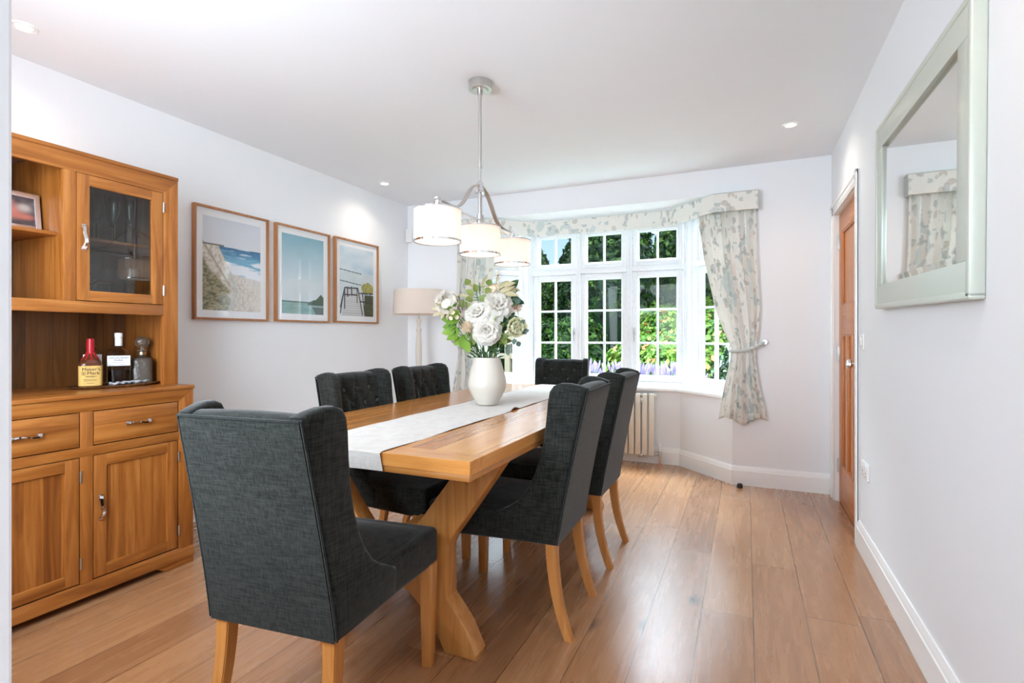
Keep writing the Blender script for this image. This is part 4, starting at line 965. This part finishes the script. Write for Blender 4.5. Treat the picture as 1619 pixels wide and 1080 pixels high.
def petal(b, M, L, W, cup, curl, mi=0, nu=7, nv=8):
    def f(u, v):
        x = (u - .5) * 2; wd = W * math.sin(min(1, v * 1.15 + .12) * PI * .62) * (1 - .15 * max(0, v - .8) / .2)
        ang = v * cup; y = L * (math.sin(ang) / max(cup, .01)); z_ = L * ((1 - math.cos(ang)) / max(cup, .01))
        if v > .7: z_ -= curl * (v - .7) ** 2 * L * 8; y += curl * (v - .7) * L * .6
        return M @ Vector((x * wd, y + 0, z_ + .35 * W * x * x * (1 - v * .3) + .07 * L * v * math.sin(x * 7 + v * 5 + W * 900)))
    b.grid(f, nu, nv, mi=mi)
def rose(pos, r, nrm, label, m, seed=0, bud=False, layers=None, name='rose'):
    rnd = random.Random(seed); t = thing(name, label, 'flower', pos, group='flowers in the white vase'); Bm = basis(nrm); b = B()
    lay = layers or ((3, .0, 1.42, .0), (4, .1, 1.34, .1), (5, .24, 1.22, .25), (6, .42, 1.05, .45), (7, .65, .82, .7), (8, .85, .55, .9), (8, 1.0, .28, 1.0))
    for k, (n, rr, tilt, curl) in enumerate(lay):
        for i in range(n):
            a = 2 * PI * (i + .5 * k) / n + rnd.uniform(-.15, .15)
            L = r * (.95 + .3 * rr) * rnd.uniform(.92, 1.08)
            M = Bm @ Matrix.Rotation(a, 4, 'Z') @ Matrix.Translation((0, r * .02 + r * .12 * rr, -r * .5 - (.12 * r if rr > .9 else 0))) @ Matrix.Rotation((tilt if not bud else tilt * .5 + .7) * 1.15, 4, 'X')
            petal(b, M, L, r * (.36 + .26 * rr) * rnd.uniform(.9, 1.15), 1.0 - .5 * rr, curl * .6 if not bud else .05)
    b.ball((0, 0, -.1 * r), r * .2, mi=0, n=10)
    b.build('petals', m, t, smooth=80)
    b = B(); pts = add_stem(b, pos + nrm.normalized() * (-r * .5), seed=seed); o = b.build('stem', STEM, t, smooth=60, M=Matrix.Translation(-pos))
    return t
def leafmesh(b, p, d, up, L, W, mi=0, curve=.25, n=7):
    d = d.normalized(); s = d.cross(up).normalized(); up = s.cross(d).normalized()
    def f(u, v):
        x = (u - .5) * 2; wd = W * math.sin(PI * min(1, max(.0, v ** .8))) ** .8
        return p + d * (v * L) + s * (x * wd) + up * (-curve * L * v * v + .25 * abs(x) * wd)
    b.grid(f, 5, n, mi=mi)
cam_n = Vector((.35, -.9, .25))
rose(bpos(754.5, 494), .056, Vector((.1, -.85, .5)), 'large white rose left of centre in the bouquet', PW, 1)
rose(bpos(788, 481), .062, Vector((.5, -.7, .4)), 'large white rose high right of centre in the bouquet', PW, 2)
rose(bpos(769, 521.5, -.04), .056, Vector((.35, -.95, .1)), 'white rose low at the front centre of the bouquet', PW, 3)
rose(bpos(739.6, 518, -.03), .052, Vector((-.1, -.9, .25)), 'small peach rosebud low at the left of the bouquet', PC, 4, bud=True, layers=((4, .2, 1.0, 0), (5, .6, .95, 0), (6, .95, .9, .1)), name='rosebud')
rose(bpos(814, 518, -.01), .067, Vector((.75, -.65, .0)), 'pale yellow green peony at the lower right of the bouquet', PY_, 5, layers=((6, .15, 1.1, 0), (8, .4, 1.0, .1), (10, .7, .9, .1), (12, 1.0, .75, .2)), name='peony')
rose(bpos(732, 508, .05), .032, Vector((-.6, -.6, .4)), 'small white bloom tucked behind the peach rosebud', PW, 17)
rose(bpos(812, 482, .04), .045, Vector((.8, -.4, .4)), 'blush bloom behind the right hand leaves', PP, 18, layers=((5, .3, .9, .3), (6, .9, .6, .7)))
def cluster(pos, r, n, label, m, seed, name, cat='flower'):
    rnd = random.Random(seed); t = thing(name, label, cat, pos, group='flowers in the white vase'); b = B()
    for i in range(n):
        v = Vector((rnd.gauss(0, 1), rnd.gauss(0, 1), rnd.gauss(0, 1) * .9)).normalized(); c = v * r * rnd.uniform(.7, 1)
        Bm = Matrix.Translation(c) @ basis(v)
        for k in range(4): petal(b, Bm @ Matrix.Rotation(k * PI / 2 + i, 4, 'Z') @ Matrix.Rotation(.4, 4, 'X'), r * .42, r * .26, .4, .1, nu=3, nv=4)
    b.build('florets', m, t, smooth=80)
    b = B(); add_stem(b, pos, seed=seed); b.build('stem', STEM, t, smooth=60, M=Matrix.Translation(-pos)); return t
cluster(bpos(707, 478), .054, 70, 'round white hydrangea head at the far left of the bouquet', PW, 6, 'hydrangea')
cluster(bpos(718, 499, .0), .034, 36, 'smaller cream hydrangea head below the left one', PC, 7, 'hydrangea')
cluster(bpos(781, 458, .03), .033, 34, 'cream blossom cluster at the top centre of the bouquet', PC, 8, 'blossom_cluster')
cluster(bpos(775, 498, .02), .024, 22, 'small cream filler blossom between the white roses', PC, 19, 'filler_blossom')
# astilbe plume
p = bpos(787, 446, .02); t = thing('astilbe', 'upright cream plume rising from the top of the bouquet', 'flower', p, group='flowers in the white vase'); b = B()
for i in range(130):
    k = random.random(); a = random.random() * 2 * PI; rr = .012 * (1 - k) + .002; b.ball((rr * math.cos(a), rr * math.sin(a), -.04 + .1 * k), .0028, n=6)
b.build('plume', PC, t, smooth=80); b = B(); add_stem(b, p + Vector((0, 0, .04)), seed=9); b.build('stem', STEM, t, smooth=60, M=Matrix.Translation(-p))
# lily-like bud sprays and magnolia leaves
def spray(tip_px, label, m, leaves, seed, name, L, W, curve=.25, fwd=0.0, cat='foliage'):
    """leaves: (px, py, dirx, dirz) list in photograph pixels, drawn from the stem"""
    tip = bpos(*tip_px, fwd); t = thing(name, label, cat, tip, group='foliage in the white vase'); b = B(); sb = B()
    pts = add_stem(sb, tip, r=.002, seed=seed)
    for j, (lx, ly, dx, dz) in enumerate(leaves):
        p = bpos(lx, ly, fwd); d = RV * dx + Vector((0, 0, dz)) + FV * (-.25 + .3 * ((j * 5) % 3 - 1)); up = (-FV + Vector((0, 0, .35)) + RV * .3 * ((j % 3) - 1))
        leafmesh(b, p, d, up, L * (.85 + .3 * ((j * 3) % 4) / 3), W, curve=curve)
        near = min(pts, key=lambda q: (q - p).length)
        if .002 < (near - p).length: sb.tube([near, (near + p) / 2 + Vector((0, 0, -.006)), p], .0012, 5)
    b.build('leaves', m, t, smooth=70, M=Matrix.Translation(-tip)); sb.build('stem', STEM, t, smooth=60, M=Matrix.Translation(-tip)); return t
spray((752, 452), 'round olive eucalyptus sprig reaching up at the top left', GO, [(742, 450, -.5, .8), (749, 466, -.9, .5), (754, 462, -.3, 1), (766, 462, .9, .4), (772, 452, .3, 1), (757, 474, .9, .3), (748, 474, -1, .1), (740, 488, -.3, .9), (728, 474, -1, .2), (736, 484, -.9, .6), (762, 476, .9, .6)], 10, 'eucalyptus_sprig', .045, .019, .1)
spray((708, 520), 'bright green serrated leaf sprig hanging at the lower left', GL, [(724, 505, -.8, -.3), (722, 514, -1, -.1), (720, 522, -1, -.2), (724, 530, -.9, -.3), (730, 534, -.6, -.5), (736, 528, -.3, -.9), (728, 500, -.8, .4), (722, 486, -.3, .8), (716, 490, -.9, .2), (734, 540, .3, -.5), (726, 518, -.6, -.7), (718, 506, -1, .1)], 11, 'hydrangea_leaves', .07, .024, .2)
spray((758, 446), 'pale sage pointed leaves at the upper left of the bouquet', GP, [(757, 462, -.4, 1), (752, 458, -.8, .8), (764, 462, .1, 1), (750, 470, -.7, .6), (740, 470, -.9, .35), (760, 455, .5, .9)], 12, 'sage_leaf_sprig', .07, .009, .35, .03)
spray((806, 450), 'pale olive magnolia leaves at the upper right of the bouquet', GP, [(795, 452, 1, .3), (796, 458, 1, .05), (790, 462, 1, .45), (798, 464, .9, -.1), (788, 456, .8, .7)], 13, 'magnolia_sprig', .085, .014, .25)
spray((800, 470), 'deep green leaves behind the right hand white rose', GD, [(800, 466, .9, .4), (804, 472, .9, -.2), (802, 460, .6, .6), (806, 478, 1, .1), (796, 500, 1, .35), (798, 506, .9, .1), (790, 508, .8, -.2), (760, 508, -.5, -.6), (755, 513, .4, -.7)], 14, 'dark_leaf_sprig', .08, .024, .25, .03)
spray((790, 540), 'olive drooping leaves at the lower right above the vase rim', GO, [(788, 535, .9, .3), (784, 540, .9, .1), (780, 528, .6, .6), (792, 526, .4, -.9), (745, 520, .3, -.9), (752, 530, -.4, -.8), (776, 512, .3, .8)], 15, 'olive_leaf_sprig', .078, .02, .25)
spray((822, 505), 'small slate grey eucalyptus leaves at the far right', GG, [(824, 512, .8, .9), (824, 520, .6, -.6), (826, 525, 1, .3), (814, 536, -.2, -.9), (818, 540, .4, -.8), (806, 545, -.5, -.8), (802, 552, .2, -1), (816, 480, .6, .7)], 16, 'silver_eucalyptus_sprig', .036, .014, .1, -.02)
spray((694, 486), 'cream lily buds and dusky leaves at the far left', GP, [(700, 486, -.9, .6), (698, 490, -1, .2), (700, 494, -.9, -.3), (704, 492, -.5, -.9), (700, 480, -.8, .9)], 20, 'lily_bud_sprig', .055, .01, .15)
spray((724, 494), 'dusky grey brown leaves beside the left hydrangea', leaf_mat('dusky leaf', srgb(120, 108, 100), srgb(158, 144, 134), .2), [(724, 494, -.2, 1), (728, 498, -.5, .9), (731, 492, .4, 1), (726, 486, .3, 1), (704, 492, .1, -1)], 21, 'dusky_leaf_sprig', .05, .013, .2)
spray((762, 530), 'broad dark leaves filling the heart of the bouquet', GD, [(752, 532, -.8, .5), (760, 540, -.4, .9), (772, 542, .5, .8), (784, 535, .8, .5), (745, 512, -.5, .8), (768, 500, .2, 1), (776, 512, .9, .4), (762, 512, -.6, .6), (790, 520, .9, .2), (755, 545, -.9, .2), (778, 548, .9, .3)], 23, 'heart_leaf_sprig', .062, .02, .2, .03)
spray((757, 560), 'fine dark green needles around the vase rim', GD, [(746 + 2.2 * i, 566 - (i % 3) * 4, (i - 8) / 8, .5 + .3 * (i % 2)) for i in range(19)], 22, 'rim_foliage', .04, .005, .2)

# ------------------------------------------------------------------ floor lamp
t = thing('floor_lamp', 'off white turned floor lamp with pale linen drum shade in the corner', 'floor lamp', (-2.775, 4.10, 0))
B().lathe([(0, 0), (.13, 0), (.135, .01), (.13, .025), (.09, .035), (.05, .05), (.03, .06), (0, .06)], n=40).build('base', LAMPW, t)
B().lathe([(0, .05), (.03, .06), (.024, .1), (.03, .15), (.022, .2), (.02, .5), (.026, .85), (.03, 1.0), (.025, 1.12), (.018, 1.18), (.026, 1.2), (.026, 1.215), (.016, 1.23), (.02, 1.28), (.024, 1.3), (.012, 1.31), (.008, 1.33), (.008, 1.38), (0, 1.38)], n=32).build('pole', LAMPW, t)
b = B(); b.lathe([(.236, 1.352), (.237, 1.352), (.228, 1.575), (.227, 1.575), (.236, 1.352)], n=64); sh = b.build('lamp_shade', LINEN, t)
b = B()
for q in range(3):
    a = q * 2 * PI / 3; b.tube([(0, 0, 1.375), (.234 * math.cos(a), .234 * math.sin(a), 1.362)], .002, 6)
b.build('shade_ring', NICKEL, sh)

# ------------------------------------------------------------------ pelmet and curtains
t = thing('window_pelmet', 'floral fabric pelmet running round the bay above the windows', 'pelmet', (-1.23, YB, 2.1))
def Lp(p): return (p[0] + 1.23, p[1] - YB)
path = [(.082, YB - .001), (.082, 4.345), (-.235, 4.345), (-.62, 4.73), (-1.84, 4.73), (-2.225, 4.345), (-2.56, 4.345), (-2.56, YB - .001)]
b = B(); acc = 0; th2 = .012; z0, z1 = 2.108 - 2.1, 2.252 - 2.1
P = [Vector(Lp(p)) for p in path]; inn = []
for i, p in enumerate(P):
    d0 = (P[i] - P[i - 1]).normalized() if i else (P[1] - P[0]).normalized(); d1 = (P[i + 1] - P[i]).normalized() if i < len(P) - 1 else d0
    n0, n1 = Vector((d0.y, -d0.x)), Vector((d1.y, -d1.x)); n = n0 + n1; inn.append(p + n / max(.3, n.dot(n0)) * th2 * (1))
for i in range(len(P) - 1):
    a, c, ia, ic = P[i], P[i + 1], inn[i], inn[i + 1]; L = (c - a).length; k0 = acc; acc += L
    for (q0, q1, fl) in ((a, c, 1), (ia, ic, -1)):
        b.grid(lambda u, v, q0=q0, q1=q1: (q0.x + (q1.x - q0.x) * u, q0.y + (q1.y - q0.y) * u, z0 + (z1 - z0) * v), max(2, int(L / .05)), 5, uv=lambda u, v, k0=k0, L=L: (k0 + L * u, v * .144))
    for zz in (z0, z1): b.grid(lambda u, v, zz=zz, a=a, c=c, ia=ia, ic=ic: (*(a.lerp(c, u)).lerp(ia.lerp(ic, u), v), zz), 2, 2, uv=lambda u, v, k0=k0, L=L: (k0 + L * u, v * .012))
b.build('valance', FLORAL, t, smooth=30)
b = B(); acc = 0
for i in range(len(P) - 1):
    for q in (z1 - .003, ): b.tube([(P[i].x, P[i].y, q), (P[i + 1].x, P[i + 1].y, q)], .004, 8)
b.build('piping', FLORAL, t, smooth=60)
inn_ = inn; ring = [(p.x, p.y) for p in inn_] + [(BL + .06 + 1.23, -.003)] if False else None
b = B(); b.box(-2.545 + 1.23, -2.23 + 1.23, 4.36 - YB, -.002, z1 - .02, z1 - .004); b.box(-.23 + 1.23, .07 + 1.23, 4.36 - YB, -.002, z1 - .02, z1 - .004); b.build('top_board', FLORAL, t, smooth=0)
def curtain(label, side, name='curtain'):
    """side=+1 right-hand curtain; the left one is its mirror about the bay centre"""
    zk = [2.145, 2.0, 1.777, 1.368, 1.20, 1.06, .98, .80, .56, .50]
    xl = [-.360, -.345, -.312, -.225, -.165, -.105, -.11, -.15, -.195, -.20]
    xr = [.062, .066, .068, .092, .086, .065, .062, .085, .135, .14]
    yl = [4.475, 4.47, 4.45, 4.41, 4.385, 4.37, 4.37, 4.375, 4.37, 4.37]
    yr = [4.41, 4.41, 4.41, 4.41, 4.405, 4.40, 4.40, 4.40, 4.40, 4.40]
    amp = [.026, .030, .032, .027, .021, .014, .015, .024, .030, .030]
    ip = lambda z_, a: float(np.interp(-z_, [-q for q in zk], a))
    nf = 6
    def f(u, v, o=0.0):
        z_ = zk[0] + (zk[-1] + .055 * (0 if u > .55 else (.55 - u)) * -0 - zk[0]) * v
        lo = .025 * math.sin(u * 9) * max(0, v - .9) * 10
        x0, x1 = ip(z_, xl), ip(z_, xr); am = ip(z_, amp)
        uu = u + .035 * math.sin(u * 13 + v * 1.5)
        ph = uu * nf * 2 * PI; x = x0 + (x1 - x0) * u + .35 * am * math.sin(2 * ph) * .5; y = ip(z_, yl) + (ip(z_, yr) - ip(z_, yl)) * u
        w_ = math.sin(ph) + .35 * math.sin(ph * .5 + 2 + v * 2)
        y += -am * w_ * .75 + o
        if side > 0: return (x, y, z_ + lo - .0)
        return (-2.46 - x, y, z_ + lo)
    b = B(); b.grid(lambda u, v: f(u, v), 170, 70, uv=lambda u, v: (u * .95 + (3 if side < 0 else 0), -v * 1.6)); 
    t = thing(name, label, 'curtain', ((-.02 if side > 0 else -2.44), 4.41, 2.14), group='floral curtains at the bay'); T = Matrix.Translation(-t.location)
    dr_ = b.build('drape', FLORAL, t, smooth=80, M=T)
    md = dr_.modifiers.new('s', 'SOLIDIFY'); md.thickness = .0025
    # tie back: a rope round the waist up to a hook on the wall
    b = B(); sx = lambda x: x if side > 0 else -2.46 - x
    pts = []
    for i in range(17):
        u = i / 16; x = -.118 + (.125 + .118) * u; pts.append((sx(x), 4.352 - .012 * math.sin(u * PI) + .05 * u ** 3, 1.038 + .012 * math.sin(u * PI) * -1 + .065 * u ** 1.6))
    for k in range(2):
        q = [(p[0], p[1] + .006 * math.cos(i * 1.6 + k * PI), p[2] + .006 * math.sin(i * 1.6 + k * PI)) for i, p in enumerate(pts)]; b.tube(q, .0105, 8)
    b.tube([(sx(-.12), 4.354, 1.04), (sx(-.128), 4.40, 1.06), (sx(-.1), 4.43, 1.09)], .009, 8)
    b.build('tieback', FLORAL, t, smooth=70, M=T)
    b = B(); b.cyl((sx(.128), 4.42, 1.105), .012, .04, 'Y', 16); b.cyl((sx(.128), 4.397, 1.105), .017, .008, 'Y', 16); b.build('tieback_hook', NICKEL, t, M=T)
    return t
curtain('cream floral curtain tied back at the right of the bay, near the door', 1)
curtain('cream floral curtain tied back at the left of the bay, behind the flowers', -1)

# ------------------------------------------------------------------ radiator
t = thing('column_radiator', 'cream column radiator on the bay wall under the window board', 'radiator', (-1.25, BY, 0))
n = 17; p0 = -.778 + 1.25
for i in range(n):
    x = p0 - i * .0592; B().box(x - .0235, x + .0235, -.085, -.045, .075, .635, .012, 3).build('column', CREAM, t)
b = B(); b.box(p0 - (n - 1) * .0592 - .02, p0 + .02, -.062, -.05, .61, .628, .004); b.box(p0 - (n - 1) * .0592 - .02, p0 + .02, -.062, -.05, .085, .105, .004); b.box(p0 + .02, p0 + .045, -.07, -.05, .6, .63, .006); b.build('header', CREAM, t)
b = B()
for x in (p0 - .1, p0 - .85): b.box(x - .02, x + .02, -.06, -.0, .05, .09, .002); b.box(x - .02, x + .02, -.06, 0, .55, .59, .002)
b.build('bracket', NICKEL, t)
vx = p0 + .075
b = B(); b.tube([(p0 + .02, -.062, .095), (vx, -.062, .095)], .009, 12); b.cyl((vx, -.062, .095), .013, .04, 'Z', 16); b.cyl((vx, -.062, .12), .012, .012, 'Z', 12); vl = b.build('valve', NICKEL, t)
B().lathe([(0, .125), (.015, .125), (.018, .135), (.018, .19), (.014, .198), (0, .2)], (vx, -.062, 0), n=16).build('valve_head', WPLAS, vl)
b = B(); b.cyl((vx, -.062, .04), .0075, .08, 'Z', 12); b.cyl((vx, -.062, .003), .018, .006, 'Z', 16); b.build('pipe', COPPER, t)

# ------------------------------------------------------------------ garden
GRASS = leaf_mat('lawn grass', srgb(70, 104, 40), srgb(104, 138, 58), 0, .9)
struct(B().box(-16, 12, 5.32, 34, -.6, -.02).build('ground_lawn', GRASS, smooth=0))
L1 = leaf_mat('dark evergreen leaf', srgb(10, 28, 16), srgb(26, 54, 28), .15); L2 = leaf_mat('mid green leaf', srgb(26, 58, 26), srgb(54, 92, 38), .25)
L3 = leaf_mat('bright shrub leaf', srgb(54, 92, 26), srgb(92, 128, 44), .3); L4 = leaf_mat('yellow green leaf', srgb(90, 122, 38), srgb(124, 150, 62), .3); L5 = leaf_mat('red young leaf', srgb(170, 96, 60), srgb(200, 140, 90), .3)
LV = leaf_mat('lavender flower', srgb(138, 120, 172), srgb(170, 156, 200), .3); LG = leaf_mat('lavender stem', srgb(96, 124, 78), srgb(134, 156, 106), .2); LW = leaf_mat('white blossom', srgb(232, 236, 228), srgb(248, 248, 244), .3)
BARK = mat('bark', srgb(84, 66, 50), .9, bump=1, bscale=30); GREYW = mat('weathered fence timber', srgb(150, 140, 124), .8, bump=.5, bscale=30)
def foliage(name, label, c, rad, n, size, mats, wts, cat='bush', lump=.22, seed=1, group=None, trunk=False, flat=.0, asp=.5):
    rg = np.random.default_rng(seed); c = np.array(c, float); rad = np.array(rad, float)
    t = thing(name, label, cat, (c[0], c[1], -.02), group=group)
    d = rg.normal(size=(n, 3)); d /= np.linalg.norm(d, axis=1)[:, None]; d[:, 2] = np.abs(d[:, 2]) * 1.0 - (.35 if trunk else .12); d /= np.linalg.norm(d, axis=1)[:, None]
    lumps = rg.normal(size=(26, 3)); lumps /= np.linalg.norm(lumps, axis=1)[:, None]
    near = (d @ lumps.T); bumpv = np.max(np.exp((near - 1) * 14), axis=1)
    r = 1 - lump + lump * bumpv * 1.2; r = r * (1 - .30 * rg.random(n) ** 2.5)
    P_ = d * r[:, None] * rad; P_[:, 2] += (c[2] + .02)
    nr = d + rg.normal(size=(n, 3)) * .55; nr /= np.linalg.norm(nr, axis=1)[:, None]
    a = np.cross(nr, rg.normal(size=(n, 3))); a /= np.linalg.norm(a, axis=1)[:, None]; bb = np.cross(nr, a)
    s = size * (.6 + .8 * rg.random(n))[:, None]
    V = np.stack([P_ - a * s, P_ + bb * s * asp + nr * s * .2, P_ + a * s, P_ - bb * s * asp + nr * s * .2], 1).reshape(-1, 3)
    V = V[:]; V[:, 2] = np.maximum(V[:, 2], .01)
    me = bpy.data.meshes.new(name); me.vertices.add(4 * n); me.loops.add(4 * n); me.polygons.add(n)
    me.vertices.foreach_set('co', V.astype(np.float32).ravel()); me.loops.foreach_set('vertex_index', np.arange(4 * n, dtype=np.int32)); me.polygons.foreach_set('loop_start', np.arange(0, 4 * n, 4, dtype=np.int32))
    me.update(calc_edges=True)
    mi = rg.choice(len(mats), n, p=wts).astype(np.int32); 
    for m in mats: me.materials.append(m)
    me.polygons.foreach_set('material_index', mi); me.validate()
    o = bpy.data.objects.new('foliage', me); C.objects.link(o); o.parent = t
    b = B(); t2 = bmesh.new(); bmesh.ops.create_icosphere(t2, subdivisions=3, radius=.74)
    for v in t2.verts: v.co = Vector((v.co.x * rad[0], v.co.y * rad[1], max(v.co.z * rad[2] + c[2] + .02, .01) if not trunk else v.co.z * rad[2] + c[2]))
    b._add(t2); b.build('shade_core', L1 if mats[0] is not L3 else L2, t, smooth=80)  # solid core in dark leaf green, stands for shade inside the crown
    b = B(); zt_ = c[2] + (-.2 * rad[2] if trunk else .2)
    b.tube([(0, 0, 0), (.03, .02, zt_ * .5), (0, 0, zt_ + .3)], [max(.05, rad[0] * .07), max(.04, rad[0] * .06), .03], 10); b.build('trunk', BARK, t, smooth=60)
    return t
foliage('garden_shrub', 'big rounded sunlit shrub with yellow green leaves in the middle window panes', (-.8, 7.8, .35), (1.28, .95, 1.22), 15000, .055, [L3, L4, L2, L5], [.52, .28, .15, .05], seed=3)
foliage('golden_shrub', 'pale yellow green spiky shrub behind the big rounded shrub', (-1.1, 9.75, .6), (1.1, .8, 1.35), 9000, .07, [L4, L3], [.6, .4], seed=4, asp=.2)
foliage('camellia_shrub', 'dark shrub seen through the right hand angled window', (.0, 6.2, .35), (.36, .34, .8), 7000, .055, [L2, L1, LW], [.5, .44, .06], seed=5)
foliage('laurel_shrub', 'glossy mid green shrub left of the big rounded shrub', (-3.0, 9.3, .35), (.8, .5, 1.4), 9000, .06, [L2, L3, L1], [.6, .2, .2], seed=6)
foliage('low_box_shrub', 'low clipped dark shrub in front of the big rounded shrub', (-2.75, 7.0, .1), (.5, .45, .65), 6000, .035, [L2, L1], [.5, .5], seed=8)
foliage('path_shrub', 'low bright plant below the timber fence in the left angled window', (-3.85, 7.0, .15), (.55, .5, .45), 5000, .045, [L3, L2, LW], [.6, .3, .1], seed=9)
trees = [(-5.65, 14.4, 2.0, 1.0, 1.75, 'small loose tree at the far left under the open sky', [L2, L3, L1], [.5, .2, .3]),
         (-3.65, 13.6, 2.3, 1.05, 2.45, 'dense dark evergreen tree behind the left window', [L1, L2], [.75, .25]),
         (-2.6, 11.0, 2.0, .95, 2.1, 'dark leafy tree behind the middle window', [L1, L2, L3], [.6, .3, .1]),
         (-1.0, 14.0, 2.3, 1.3, 2.5, 'tall broad bright green tree behind the right window', [L2, L3, L1], [.5, .3, .2]),
         (1.0, 11.0, 2.0, 1.3, 1.9, 'spreading green tree beyond the right angled window', [L2, L1], [.6, .4]),
         (-8.6, 12.5, 1.6, 1.6, 1.7, 'round green tree beyond the timber fence', [L2, L3], [.6, .4])]
for k, (x, y, zc, rx, rz_, l, ms, ws) in enumerate(trees): foliage('garden_tree', l, (x, y, zc), (rx, 1.1, rz_), 14000, .085, ms, ws, cat='tree', lump=.3, seed=20 + k, group='trees at the end of the garden', trunk=True)
foliage('boundary_hedge', 'long dark hedge along the end of the garden', (-3.0, 16.5, .9), (9.5, .9, 2.0), 42000, .12, [L1, L2], [.7, .3], cat='hedge', seed=40, lump=.12)
def lavender(x, y, label, seed):
    rnd = random.Random(seed); t = thing('lavender_plant', label, 'lavender', (x, y, -.02), group='lavender under the window'); g = B(); f = B()
    for i in range(150):
        a = rnd.random() * 2 * PI; r = rnd.random() ** .6 * .3; h = rnd.uniform(.6, .86) * (1 - .35 * r); p0 = (r * .35 * math.cos(a), r * .35 * math.sin(a), 0); p1 = (r * .75 * math.cos(a), r * .75 * math.sin(a), h * .6); p2 = (r * math.cos(a), r * math.sin(a), h)
        g.tube([p0, p1, p2], .004, 4, cap=False); v = Vector(p2) - Vector(p1); v.normalize(); q = Vector(p2) + v * .1; f.tube([p2, (Vector(p2) + q) / 2, q], [.010, .017, .005], 5)
    g.build('stems', LG, t, smooth=60); f.build('flower_spikes', LV, t, smooth=60)
lavender(-1.85, 6.1, 'lavender clump seen at the foot of the middle window', 1); lavender(-1.2, 6.0, 'lavender clump seen at the foot of the right window, left part', 2); lavender(-.68, 6.1, 'lavender clump seen at the foot of the right window, right part', 3)
t = thing('timber_fence', 'weathered post and rail fence with a diagonal brace beyond the left window', 'fence', (-5.25, 8.9, -.02))
b = B()
for zz in (.45, .8, 1.12): b.box(-1.6, 1.3, -.02, .02, zz - .05, zz + .05, .006)
b.build('rails', GREYW, t)
for x in (-1.5, -.2, 1.2): B().box(x - .05, x + .05, -.05, .05, 0, 1.3, .008).build('post', GREYW, t)
B().tube([(-.2, -.05, 1.15), (1.2, -.05, .35)], 1, flat=(.03, .08)).build('brace', GREYW, t)
